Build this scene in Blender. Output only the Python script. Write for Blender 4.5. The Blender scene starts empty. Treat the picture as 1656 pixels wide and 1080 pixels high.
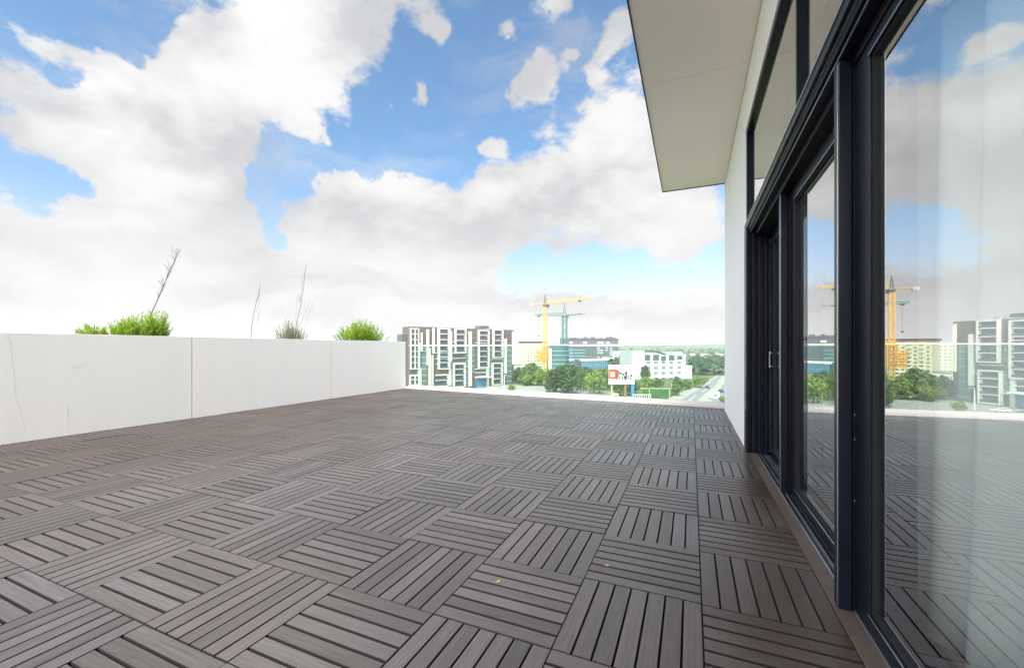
import bpy, bmesh, math, random
from mathutils import Vector, Matrix, noise as mnoise
R = math.radians
random.seed(11)
scene = bpy.context.scene
COL = scene.collection

# ------------------------------------------------------------------ camera
FL, CX, HZ, CAMH = 672.0, 828.0, 563.0, 1.074
TH = math.atan(290 / 672.0)
SN, CS = math.sin(TH), math.cos(TH)
cam = bpy.data.cameras.new("camera")
cam.sensor_fit = 'HORIZONTAL'; cam.sensor_width = 36.0
cam.lens = FL / 1656 * 36
cam.shift_y = 23 / 1656
cam.clip_start = 0.05; cam.clip_end = 12000
co = bpy.data.objects.new("camera", cam); COL.objects.link(co)
co.location = (0, 0, CAMH); co.rotation_euler = (R(90), 0, TH)
scene.camera = co

def at(px, z):
    """ground position seen in photo column px at depth z metres along the optical axis"""
    xc = (px - CX) / FL * z
    return Vector((-SN * z + CS * xc, CS * z + SN * xc))
def hz(py, z):
    return CAMH + (HZ - py) * z / FL
def depthof(p):
    return -SN * p[0] + CS * p[1]
def sdir(px, py):
    t = (px - CX) / FL
    v = Vector((-SN + CS * t, CS + SN * t, (HZ - py) / FL))
    return v.normalized()

# ------------------------------------------------------------------ world
SUN_DIR = Vector((0.02, -0.70, 0.71)).normalized()
sun_el = math.asin(SUN_DIR.z)
sun_az = math.atan2(SUN_DIR.x, SUN_DIR.y)
world = bpy.data.worlds.new("World"); scene.world = world
world.use_nodes = True
nt = world.node_tree; nt.nodes.clear()
N = nt.nodes.new; L = nt.links.new
def wmath(op, a, b=None, c=None, clamp=False):
    n = N('ShaderNodeMath'); n.operation = op; n.use_clamp = clamp
    for i, v in enumerate((a, b, c)):
        if v is None: continue
        if isinstance(v, (int, float)): n.inputs[i].default_value = v
        else: L(v, n.inputs[i])
    return n.outputs[0]
def wvec(op, a, b=None, scale=None):
    n = N('ShaderNodeVectorMath'); n.operation = op
    for i, v in enumerate((a, b)):
        if v is None: continue
        if isinstance(v, (tuple, list, Vector)): n.inputs[i].default_value = v
        else: L(v, n.inputs[i])
    if scale is not None: n.inputs['Scale'].default_value = scale
    return n.outputs['Value'] if op in ('DISTANCE', 'LENGTH') else n.outputs['Vector']
def wramp(v, lo, hi, interp='SMOOTHSTEP'):
    n = N('ShaderNodeMapRange'); n.interpolation_type = interp
    L(v, n.inputs[0]); n.inputs[1].default_value = lo; n.inputs[2].default_value = hi
    return n.outputs[0]
def wmix(f, a, b):
    n = N('ShaderNodeMix'); n.data_type = 'RGBA'
    if isinstance(f, (int, float)): n.inputs[0].default_value = f
    else: L(f, n.inputs[0])
    for i, v in ((6, a), (7, b)):
        if isinstance(v, tuple): n.inputs[i].default_value = (*v, 1)
        else: L(v, n.inputs[i])
    return n.outputs[2]
tc = N('ShaderNodeTexCoord')
D = tc.outputs['Generated']
sky = N('ShaderNodeTexSky'); sky.sky_type = 'NISHITA'; sky.sun_disc = False
sky.sun_elevation = sun_el; sky.sun_rotation = sun_az
sky.air_density = 1.0; sky.dust_density = 0.6; sky.ozone_density = 2.5
bg1 = N('ShaderNodeBackground'); bg1c = N('ShaderNodeVectorMath'); bg1c.operation = 'MULTIPLY'; L(sky.outputs[0], bg1c.inputs[0]); L(bg1c.outputs[0], bg1.inputs[0]); bg1.inputs[1].default_value = 0.110
sep = N('ShaderNodeSeparateXYZ'); L(D, sep.inputs[0])
Z = sep.outputs['Z']
tintv = N('ShaderNodeMapRange'); L(Z, tintv.inputs[0]); tintv.inputs[1].default_value = 0.05; tintv.inputs[2].default_value = 0.38
L(wmix(tintv.outputs[0], (0.98, 0.88, 0.86), (0.78, 0.96, 0.97)), bg1c.inputs[1])
def wnoise(vec, scale, detail, rough=0.55):
    n = N('ShaderNodeTexNoise'); n.inputs['Scale'].default_value = scale
    n.inputs['Detail'].default_value = detail; n.inputs['Roughness'].default_value = rough
    L(vec, n.inputs['Vector']); return n
w1 = wnoise(D, 5.0, 8, 0.62)
wv = wvec('SUBTRACT', w1.outputs['Color'], (0.5, 0.5, 0.5))
wvs = wvec('SCALE', wv, scale=0.16)
DW = wvec('ADD', D, wvs)
BLOBS = [  # photo column, row, radius in photo px, weight
 (300,140,130,1.2),(440,30,120,1.2),(500,130,95,1.1),(160,190,90,1),(70,200,70,.8),(340,230,100,1.1),(250,260,80,1.1),(600,10,80,1),(700,0,45,.8),
 (100,400,170,1.3),(300,400,150,1.2),(480,450,130,1.1),(600,440,110,1.0),(280,330,70,.8),(180,340,80,.7),
 (600,355,66,1.2),(700,358,66,1.2),(800,348,70,1.2),(900,318,78,1.2),(980,270,75,1.2),(1050,330,85,1.2),(1130,380,60,1),(1000,195,42,1.2),(1070,250,60,1.1),(700,430,90,.9),
 (870,125,34,1.1),(850,160,24,.9),(880,170,20,.8),(1000,60,40,1.1),(640,295,34,1.0),(1040,120,20,.5),
 (560,285,28,1.2),(515,290,18,.8),(120,80,34,1.0),(30,60,40,.9),(10,140,30,.7),(705,60,28,.95),(676,142,17,1.1),(623,162,18,1.05),(502,215,30,1.0),
 (970,118,24,.95),(928,92,18,.9),(945,190,18,.8),(806,252,20,.95),(815,45,18,.7),(893,3,34,.9),(660,205,14,.7),(565,180,20,.5),
 (690,510,45,.9),(760,512,45,.9),(830,505,42,1),(900,505,42,1),(970,508,42,1),(1040,502,42,1),(1100,500,42,1.1),(1160,515,40,1),(900,540,110,.9),(1080,545,100,.9),(700,545,100,.9),
 (190,60,75,-1.5),(80,30,45,-1.2),(270,40,36,-.9),(80,130,35,-.6),(30,295,60,-1.9),(130,300,42,-1.5),(400,292,36,-1.0),(460,285,36,-.9),(440,382,34,-1.3),(400,292,40,-.6),
 (485,268,42,-1.1),(545,225,45,-1.0),(610,180,40,-.7),(430,330,36,-.6),(600,220,60,-.6),(720,230,90,-.5),(700,110,70,-.3),(860,470,60,-.5),(960,465,60,-.7),(1050,462,50,-.7),(1130,458,40,-.7)]
acc = None
for (px, py, r, w) in BLOBS:
    c = sdir(px, py)
    t2 = 1 + ((px - CX) / FL) ** 2 + ((HZ - py) / FL) ** 2
    rr = r / FL / t2 ** 0.75
    if 0 < w and r < 42: w *= 1.35
    d = wvec('DISTANCE', DW, c)
    d = wmath('DIVIDE', d, rr)
    d = wmath('MULTIPLY', d, d)
    d = wmath('MULTIPLY', d, -1.0)
    d = wmath('EXPONENT', d)
    acc = wmath('MULTIPLY', d, w) if acc is None else wmath('MULTIPLY_ADD', d, w, acc)
sq = wvec('MULTIPLY', D, (1, 1, 1.7))
n2 = wnoise(sq, 13.0, 14, 0.64)
n3 = wnoise(sq, 2.2, 8, 0.55)
dens = wmath('MULTIPLY_ADD', wmath('SUBTRACT', n2.outputs['Fac'], 0.5), 2.3, acc)
dens = wmath('MULTIPLY_ADD', wmath('SUBTRACT', n3.outputs['Fac'], 0.5), 0.7, dens)
mask = wramp(dens, 0.30, 0.92)
veil = wnoise(wvec('MULTIPLY', DW, (1.0, 1.0, 4.0)), 3.0, 8, 0.6)
mask = wmath('MAXIMUM', mask, wmath('MULTIPLY', wramp(veil.outputs['Fac'], 0.46, 0.80), 0.55))
# cloud shading: denser, lower bases greyer
n4 = wnoise(wvec('ADD', sq, (0.0, 0.0, 0.06)), 3.2, 9, 0.58)
lowf = wramp(Z, 0.36, 0.10)
streak = wmath('MULTIPLY_ADD', wramp(veil.outputs['Fac'], 0.32, 0.62), 0.55, 0.40)
high = wramp(n4.outputs['Fac'], 0.38, 0.62)
shade = wmath('ADD', wmath('MULTIPLY', high, wmath('SUBTRACT', 1.0, lowf)), wmath('MULTIPLY', streak, lowf))
cloudc = wmix(shade, (0.64, 0.65, 0.675), (1.0, 0.992, 0.98))
bg2 = N('ShaderNodeBackground'); # broad glow added to the unseen sky behind the camera to fill the terrace
gd = wmath('DIVIDE', wvec('DISTANCE', D, SUN_DIR), 0.84)
glow = wmath('EXPONENT', wmath('MULTIPLY', wmath('POWER', gd, 3.2), -1.0))
L(wmix(glow, cloudc, (1.0, 0.93, 0.84)), bg2.inputs[0])
L(wmath('MULTIPLY_ADD', glow, 3.7, 0.432), bg2.inputs[1])
# thin bright haze towards the horizon
hzf = wramp(Z, 0.30, -0.02)
hzf = wmath('MULTIPLY', hzf, 0.82)
mfull = wmath('MAXIMUM', wmath('MAXIMUM', mask, hzf), wmath('MULTIPLY', glow, 0.9))
ms = N('ShaderNodeMixShader'); L(mfull, ms.inputs[0]); L(bg1.outputs[0], ms.inputs[1]); L(bg2.outputs[0], ms.inputs[2])
wo = N('ShaderNodeOutputWorld'); L(ms.outputs[0], wo.inputs[0])

sun = bpy.data.lights.new("sun", 'SUN'); sun.energy = 1.7; sun.angle = R(14); sun.color = (1, 0.95, 0.88)
so = bpy.data.objects.new("sun", sun); COL.objects.link(so)
so.rotation_euler = (-SUN_DIR).to_track_quat('-Z', 'Y').to_euler(); so.location = (0, -20, 30)
scene.view_settings.view_transform = 'Standard'; scene.view_settings.look = 'None'
scene.view_settings.exposure = 1.15; scene.view_settings.gamma = 1.0
scene.cycles.max_bounces = 10; scene.cycles.transparent_max_bounces = 24

# ------------------------------------------------------------------ materials
def mat(name, col, rough=0.6, metal=0.0, var=0.0, vscale=3.0, bump=0.0, bscale=40.0, island=0.0, spec=0.5, stretch=(1,1,1), trans=0.0):
    m = bpy.data.materials.new(name); m.use_nodes = True
    t = m.node_tree; b = t.nodes['Principled BSDF']
    b.inputs['Roughness'].default_value = rough; b.inputs['Metallic'].default_value = metal
    b.inputs['Specular IOR Level'].default_value = spec
    b.inputs['Base Color'].default_value = (*col, 1)
    last = None
    if var or island:
        tcn = t.nodes.new('ShaderNodeTexCoord'); mp = t.nodes.new('ShaderNodeMapping')
        mp.inputs['Scale'].default_value = stretch
        t.links.new(tcn.outputs['Object'], mp.inputs[0])
        h = t.nodes.new('ShaderNodeHueSaturation'); h.inputs['Color'].default_value = (*col, 1)
        val = None
        if var:
            nz = t.nodes.new('ShaderNodeTexNoise'); nz.inputs['Scale'].default_value = vscale; nz.inputs['Detail'].default_value = 6
            t.links.new(mp.outputs[0], nz.inputs['Vector'])
            mr = t.nodes.new('ShaderNodeMapRange'); mr.inputs[1].default_value = .25; mr.inputs[2].default_value = .75
            mr.inputs[3].default_value = 1 - var; mr.inputs[4].default_value = 1 + var
            t.links.new(nz.outputs['Fac'], mr.inputs[0]); val = mr.outputs[0]
        if island:
            g = t.nodes.new('ShaderNodeNewGeometry'); mr = t.nodes.new('ShaderNodeMapRange')
            mr.inputs[3].default_value = 1 - island; mr.inputs[4].default_value = 1 + island
            t.links.new(g.outputs['Random Per Island'], mr.inputs[0])
            if val is None: val = mr.outputs[0]
            else:
                mu = t.nodes.new('ShaderNodeMath'); mu.operation = 'MULTIPLY'
                t.links.new(val, mu.inputs[0]); t.links.new(mr.outputs[0], mu.inputs[1]); val = mu.outputs[0]
        t.links.new(val, h.inputs['Value']); t.links.new(h.outputs[0], b.inputs['Base Color'])
    if bump:
        tcn = t.nodes.new('ShaderNodeTexCoord')
        nz = t.nodes.new('ShaderNodeTexNoise'); nz.inputs['Scale'].default_value = bscale; nz.inputs['Detail'].default_value = 4
        t.links.new(tcn.outputs['Object'], nz.inputs['Vector'])
        bp = t.nodes.new('ShaderNodeBump'); bp.inputs['Strength'].default_value = bump; bp.inputs['Distance'].default_value = 0.01
        t.links.new(nz.outputs['Fac'], bp.inputs['Height']); t.links.new(bp.outputs[0], b.inputs['Normal'])
    if trans:
        tr = t.nodes.new('ShaderNodeBsdfTranslucent'); tr.inputs[0].default_value = (*col, 1)
        mx = t.nodes.new('ShaderNodeMixShader'); mx.inputs[0].default_value = trans
        out = t.nodes['Material Output']
        t.links.new(b.outputs[0], mx.inputs[1]); t.links.new(tr.outputs[0], mx.inputs[2]); t.links.new(mx.outputs[0], out.inputs[0])
    return m

def glassmat(name, tint, refl, gcol=(1, 1, 1), graz=0.0, rough=0.0, expo=1.0):
    m = bpy.data.materials.new(name); m.use_nodes = True
    t = m.node_tree; t.nodes.clear()
    tr = t.nodes.new('ShaderNodeBsdfTransparent'); tr.inputs[0].default_value = (*tint, 1)
    gl = t.nodes.new('ShaderNodeBsdfGlossy'); gl.inputs['Roughness'].default_value = rough; gl.inputs['Color'].default_value = (*gcol, 1)
    mx = t.nodes.new('ShaderNodeMixShader')
    lw = t.nodes.new('ShaderNodeLayerWeight'); lw.inputs[0].default_value = .5
    pw = t.nodes.new('ShaderNodeMath'); pw.operation = 'POWER'; pw.inputs[1].default_value = expo; t.links.new(lw.outputs['Facing'], pw.inputs[0])
    ad = t.nodes.new('ShaderNodeMath'); ad.operation = 'MULTIPLY_ADD'; ad.use_clamp = True
    t.links.new(pw.outputs[0], ad.inputs[0]); ad.inputs[1].default_value = graz; ad.inputs[2].default_value = refl
    t.links.new(ad.outputs[0], mx.inputs[0])
    o = t.nodes.new('ShaderNodeOutputMaterial')
    t.links.new(tr.outputs[0], mx.inputs[1]); t.links.new(gl.outputs[0], mx.inputs[2]); t.links.new(mx.outputs[0], o.inputs[0])
    return m
def clearmat(name, tint):
    m = bpy.data.materials.new(name); m.use_nodes = True
    t = m.node_tree; t.nodes.clear()
    tr = t.nodes.new('ShaderNodeBsdfTransparent'); tr.inputs[0].default_value = (*tint, 1)
    o = t.nodes.new('ShaderNodeOutputMaterial'); t.links.new(tr.outputs[0], o.inputs[0]); return m

def boardmat():
    m = bpy.data.materials.new('composite_board'); m.use_nodes = True
    t = m.node_tree; b = t.nodes['Principled BSDF']; nn = t.nodes.new; ll = t.links.new
    uv = nn('ShaderNodeUVMap'); uv.uv_map = 'UVMap'
    mp = nn('ShaderNodeMapping'); mp.inputs['Scale'].default_value = (3.0, 55.0, 1); ll(uv.outputs[0], mp.inputs[0])
    n1 = nn('ShaderNodeTexNoise'); n1.inputs['Scale'].default_value = 1.0; n1.inputs['Detail'].default_value = 7; n1.inputs['Roughness'].default_value = .65
    n1.inputs['Distortion'].default_value = 1.2
    ll(mp.outputs[0], n1.inputs['Vector'])
    mp2 = nn('ShaderNodeMapping'); mp2.inputs['Scale'].default_value = (4.0, 14.0, 1); ll(uv.outputs[0], mp2.inputs[0])
    wv_ = nn('ShaderNodeTexWave'); wv_.wave_type = 'RINGS'; wv_.inputs['Scale'].default_value = 1.1; wv_.inputs['Distortion'].default_value = 6; wv_.inputs['Detail'].default_value = 3
    ll(mp2.outputs[0], wv_.inputs['Vector'])
    g = nn('ShaderNodeNewGeometry')
    cr = nn('ShaderNodeValToRGB'); cr.color_ramp.interpolation = 'LINEAR'
    e = cr.color_ramp.elements; e[0].color = (0.074, 0.064, 0.059, 1); e[1].color = (0.108, 0.096, 0.094, 1)
    e2 = e.new(0.5); e2.color = (0.091, 0.079, 0.075, 1)
    ll(g.outputs['Random Per Island'], cr.inputs[0])
    tco = nn('ShaderNodeTexCoord')
    # shade along the soffit side and the parapet, painted in as darker brown boards
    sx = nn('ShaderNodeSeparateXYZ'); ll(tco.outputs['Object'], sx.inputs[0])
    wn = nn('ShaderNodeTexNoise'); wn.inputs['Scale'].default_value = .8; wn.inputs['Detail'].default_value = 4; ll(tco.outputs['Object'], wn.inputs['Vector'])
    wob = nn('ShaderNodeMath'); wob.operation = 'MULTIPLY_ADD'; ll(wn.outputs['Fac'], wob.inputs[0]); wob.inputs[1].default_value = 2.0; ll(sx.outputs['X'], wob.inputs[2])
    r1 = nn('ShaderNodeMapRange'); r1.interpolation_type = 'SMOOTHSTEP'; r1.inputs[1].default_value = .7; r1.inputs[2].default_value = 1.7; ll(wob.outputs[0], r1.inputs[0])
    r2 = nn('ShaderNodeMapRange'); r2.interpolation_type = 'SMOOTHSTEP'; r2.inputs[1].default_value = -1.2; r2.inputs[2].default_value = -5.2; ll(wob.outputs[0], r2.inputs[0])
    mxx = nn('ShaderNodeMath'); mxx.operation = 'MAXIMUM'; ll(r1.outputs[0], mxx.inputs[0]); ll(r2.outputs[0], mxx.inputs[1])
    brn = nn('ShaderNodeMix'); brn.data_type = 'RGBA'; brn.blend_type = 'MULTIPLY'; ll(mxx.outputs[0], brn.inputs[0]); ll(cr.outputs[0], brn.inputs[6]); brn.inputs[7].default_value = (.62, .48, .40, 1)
    big = nn('ShaderNodeTexNoise'); big.inputs['Scale'].default_value = 0.55; big.inputs['Detail'].default_value = 3
    ll(tco.outputs['Object'], big.inputs['Vector'])
    m1 = nn('ShaderNodeMapRange'); m1.inputs[1].default_value = .25; m1.inputs[2].default_value = .75; m1.inputs[3].default_value = .72; m1.inputs[4].default_value = 1.25
    ll(n1.outputs['Fac'], m1.inputs[0])
    m2 = nn('ShaderNodeMapRange'); m2.inputs[3].default_value = .90; m2.inputs[4].default_value = 1.06; ll(wv_.outputs['Fac'], m2.inputs[0])
    m3 = nn('ShaderNodeMapRange'); m3.inputs[1].default_value = .3; m3.inputs[2].default_value = .7; m3.inputs[3].default_value = .86; m3.inputs[4].default_value = 1.14
    ll(big.outputs['Fac'], m3.inputs[0])
    a = nn('ShaderNodeMath'); a.operation = 'MULTIPLY'; ll(m1.outputs[0], a.inputs[0]); ll(m2.outputs[0], a.inputs[1])
    a2 = nn('ShaderNodeMath'); a2.operation = 'MULTIPLY'; ll(a.outputs[0], a2.inputs[0]); ll(m3.outputs[0], a2.inputs[1])
    an = nn('ShaderNodeAttribute'); an.attribute_name = 'tile_tone'
    a3 = nn('ShaderNodeMath'); a3.operation = 'MULTIPLY'; ll(a2.outputs[0], a3.inputs[0]); ll(an.outputs['Fac'], a3.inputs[1])
    # dried water stains and dust
    st = nn('ShaderNodeTexNoise'); st.inputs['Scale'].default_value = 2.3; st.inputs['Detail'].default_value = 9; st.inputs['Roughness'].default_value = .7; ll(tco.outputs['Object'], st.inputs['Vector'])
    sm = nn('ShaderNodeMapRange'); sm.inputs[1].default_value = .56; sm.inputs[2].default_value = .70; sm.inputs[3].default_value = 1.0; sm.inputs[4].default_value = 1.22; ll(st.outputs['Fac'], sm.inputs[0])
    a4 = nn('ShaderNodeMath'); a4.operation = 'MULTIPLY'; ll(a3.outputs[0], a4.inputs[0]); ll(sm.outputs[0], a4.inputs[1]); a2 = a4
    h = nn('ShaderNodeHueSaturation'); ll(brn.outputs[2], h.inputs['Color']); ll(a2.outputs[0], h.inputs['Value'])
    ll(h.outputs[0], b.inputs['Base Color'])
    r = nn('ShaderNodeMapRange'); r.inputs[1].default_value = .3; r.inputs[2].default_value = .7; r.inputs[3].default_value = .25; r.inputs[4].default_value = .44
    ll(big.outputs['Fac'], r.inputs[0]); ll(r.outputs[0], b.inputs['Roughness'])
    b.inputs['Specular IOR Level'].default_value = .5
    bp = nn('ShaderNodeBump'); bp.inputs['Strength'].default_value = .25; bp.inputs['Distance'].default_value = .002
    ll(n1.outputs['Fac'], bp.inputs['Height']); ll(bp.outputs[0], b.inputs['Normal'])
    return m

M = {}
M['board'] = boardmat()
M['trimboard'] = mat('trim_board', (0.085, 0.062, 0.050), .5, var=.15, vscale=8, stretch=(20,2,1), island=.1)
M['void'] = mat('underlay_and_groove_shade', (0.012, 0.012, 0.012), .9)
M['plaster'] = mat('white_render', (0.92, 0.90, 0.87), .75, var=.035, vscale=1.6, stretch=(2.5, 2.5, .25), bump=.08, bscale=60)
M['parapet'] = mat('white_panel', (0.88, 0.85, 0.805), .6, var=.02, vscale=1.6, stretch=(1, 2.5, .3), bump=.05, bscale=25)
M['kerb'] = mat('pale_stone', (0.50, 0.49, 0.49), .55, var=.06, vscale=4)
M['joint'] = mat('joint_seal', (0.28, 0.24, 0.22), .8)
M['crack'] = mat('crack_line', (0.56, 0.54, 0.52), .9)
M['soffit'] = mat('soffit_panel', (0.93, 0.855, 0.80), .55, var=.03, vscale=.9)
M['alu'] = mat('anthracite_aluminium', (0.006, 0.008, 0.017), .34, metal=0.0, var=.1, vscale=2, spec=.2)
M['aludark'] = mat('black_aluminium', (0.004, 0.004, 0.006), .45, spec=.2)
M['rubber'] = mat('black_gasket', (0.006, 0.006, 0.007), .8)
M['track'] = mat('metal_track', (0.16, 0.18, 0.20), .38, metal=.7, var=.15, vscale=14)
M['bright'] = mat('brushed_metal', (0.65, 0.66, 0.68), .3, metal=.9)
M['mirror'] = glassmat('coated_glass', (0.93, 0.97, 0.95), 0.05, (1.0, 1.0, 0.99), 0.80, expo=1.0)
M['innerglass'] = clearmat('inner_pane', (0.97, 0.98, 0.98))
M['balglass'] = glassmat('balustrade_glass', (0.87, 0.955, 0.925), 0.02, (1, 1, 1), 0.6, expo=4.0)
M['glassedge'] = mat('glass_edge', (0.55, 0.72, 0.68), .2)
M['curtain'] = mat('sheer_curtain', (0.93, 0.95, 0.91), .8, trans=.1)
M['teal_curtain'] = mat('blue_curtain', (0.42, 0.66, 0.72), .8, trans=.35)
M['room'] = mat('room_plaster', (0.50, 0.50, 0.48), .9, var=.05)
M['roomfloor'] = mat('room_floor', (0.33, 0.30, 0.25), .5, var=.1)
M['soil'] = mat('soil', (0.06, 0.045, 0.03), .95, var=.3, vscale=20)
M['blade'] = mat('fresh_leaf', (0.26, 0.40, 0.025), .5, island=.45, trans=.4)
M['grey_leaf'] = mat('grey_green_leaf', (0.24, 0.28, 0.15), .7, island=.35, trans=.3)
M['twig'] = mat('dry_twig', (0.10, 0.08, 0.065), .8)
M['yellow_leaf'] = mat('yellow_leaf', (0.42, 0.31, 0.12), .7)
# far things
M['grass'] = mat('grass_ground', (0.10, 0.15, 0.05), .95, var=.45, vscale=.03)
M['asphalt'] = mat('asphalt', (0.22, 0.225, 0.235), .9, var=.12, vscale=.2)
M['lot'] = mat('dusty_asphalt', (0.34, 0.33, 0.30), .95, var=.15, vscale=.08)
M['pave'] = mat('pale_pavement', (0.36, 0.34, 0.30), .9, var=.1, vscale=.3)
M['paint'] = mat('road_paint', (0.75, 0.75, 0.72), .8)
M['hill'] = mat('hill_ground', (0.15, 0.19, 0.09), .95, var=.45, vscale=.006)
M['brown'] = mat('brown_cladding', (0.130, 0.108, 0.096), .7, var=.12, vscale=.5)
M['white'] = mat('white_paint', (0.82, 0.82, 0.80), .6, var=.03, vscale=.5)
M['cream'] = mat('cream_render', (0.70, 0.62, 0.46), .8, var=.06, vscale=.3)
M['pcream'] = mat('pale_cream', (0.78, 0.74, 0.60), .7)
M['win'] = mat('window_glass', (0.085, 0.11, 0.115), .12, spec=.8, island=0)
M['winteal'] = mat('teal_glass', (0.06, 0.15, 0.17), .1, spec=.9)
M['winblue'] = mat('blue_glass', (0.05, 0.22, 0.42), .1, spec=.9)
M['wingrey'] = mat('grey_glass', (0.09, 0.12, 0.15), .12, spec=.9)
M['greenglass'] = mat('green_grey_glass', (0.13, 0.20, 0.19), .15, spec=.8, var=.3, vscale=.25)
M['offwhite'] = mat('off_white_frame', (0.68, 0.67, 0.64), .7, var=.08, vscale=.3)
M['wing'] = mat('pale_glazing', (0.50, 0.53, 0.56), .3, var=.08, vscale=.4)
M['slate'] = mat('slate_panel', (0.10, 0.12, 0.14), .5, var=.1, vscale=.3)
M['roofdark'] = mat('dark_roof', (0.075, 0.05, 0.045), .7)
M['concrete'] = mat('concrete', (0.42, 0.41, 0.39), .9, var=.1, vscale=.5)
M['cyellow'] = mat('crane_yellow', (0.78, 0.48, 0.08), .5)
M['cteal'] = mat('crane_teal', (0.05, 0.24, 0.22), .5)
M['cpale'] = mat('crane_pale_steel', (0.45, 0.55, 0.52), .5)
M['cdark'] = mat('crane_dark_steel', (0.08, 0.07, 0.06), .6)
M['orange'] = mat('formwork_orange', (0.78, 0.36, 0.02), .6)
M['red'] = mat('sign_red', (0.75, 0.04, 0.03), .5)
M['peach'] = mat('sign_peach', (0.90, 0.60, 0.45), .5)
M['ink'] = mat('sign_ink', (0.015, 0.018, 0.03), .5)
M['inkred'] = mat('sign_dark_red', (0.3, 0.02, 0.03), .5)
M['rust'] = mat('brown_post', (0.20, 0.13, 0.07), .7)
M['bluepost'] = mat('blue_post', (0.04, 0.22, 0.48), .5)
M['mesh'] = mat('green_mesh', (0.03, 0.11, 0.035), .85, var=.4, vscale=.6)
M['yrail'] = mat('yellow_rail', (0.40, 0.44, 0.17), .6)
M['tyre'] = mat('tyre', (0.02, 0.02, 0.02), .8)
M['carw'] = mat('white_car_paint', (0.75, 0.76, 0.77), .3)
M['card'] = mat('dark_car_paint', (0.03, 0.04, 0.06), .25)
M['carg'] = mat('grey_car_paint', (0.28, 0.32, 0.36), .3)
M['lampred'] = mat('tail_lamp', (0.5, 0.02, 0.02), .3)
M['leafA'] = mat('dark_foliage', (0.065, 0.125, 0.040), .8, island=.5, var=.3, vscale=.3, trans=.25)
M['leafB'] = mat('mid_foliage', (0.115, 0.195, 0.045), .8, island=.5, var=.3, vscale=.3, trans=.25)
M['leafC'] = mat('light_foliage', (0.20, 0.29, 0.055), .8, island=.45, var=.3, vscale=.3, trans=.25)
M['wood'] = mat('far_wood', (0.055, 0.105, 0.055), .9, island=.5)
M['bark'] = mat('bark', (0.10, 0.075, 0.05), .9)
M['terracotta'] = mat('clay_roof', (0.40, 0.29, 0.23), .8)
M['hutcream'] = mat('cream_hut', (0.75, 0.66, 0.48), .8)

# ------------------------------------------------------------------ helpers
def link(name, me, parent=None):
    o = bpy.data.objects.new(name, me); COL.objects.link(o)
    if parent is not None: o.parent = parent
    return o
def empty(name, label, cat, loc=(0, 0, 0), rz=0.0, group=None):
    o = bpy.data.objects.new(name, None); COL.objects.link(o); o.location = loc; o.rotation_euler = (0, 0, rz)
    o.empty_display_size = .2
    o['label'] = label; o['category'] = cat
    if group: o['group'] = group
    return o
def tag(o, label=None, cat=None, group=None, kind=None):
    if label: o['label'] = label
    if cat: o['category'] = cat
    if group: o['group'] = group
    if kind: o['kind'] = kind
    return o

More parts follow.
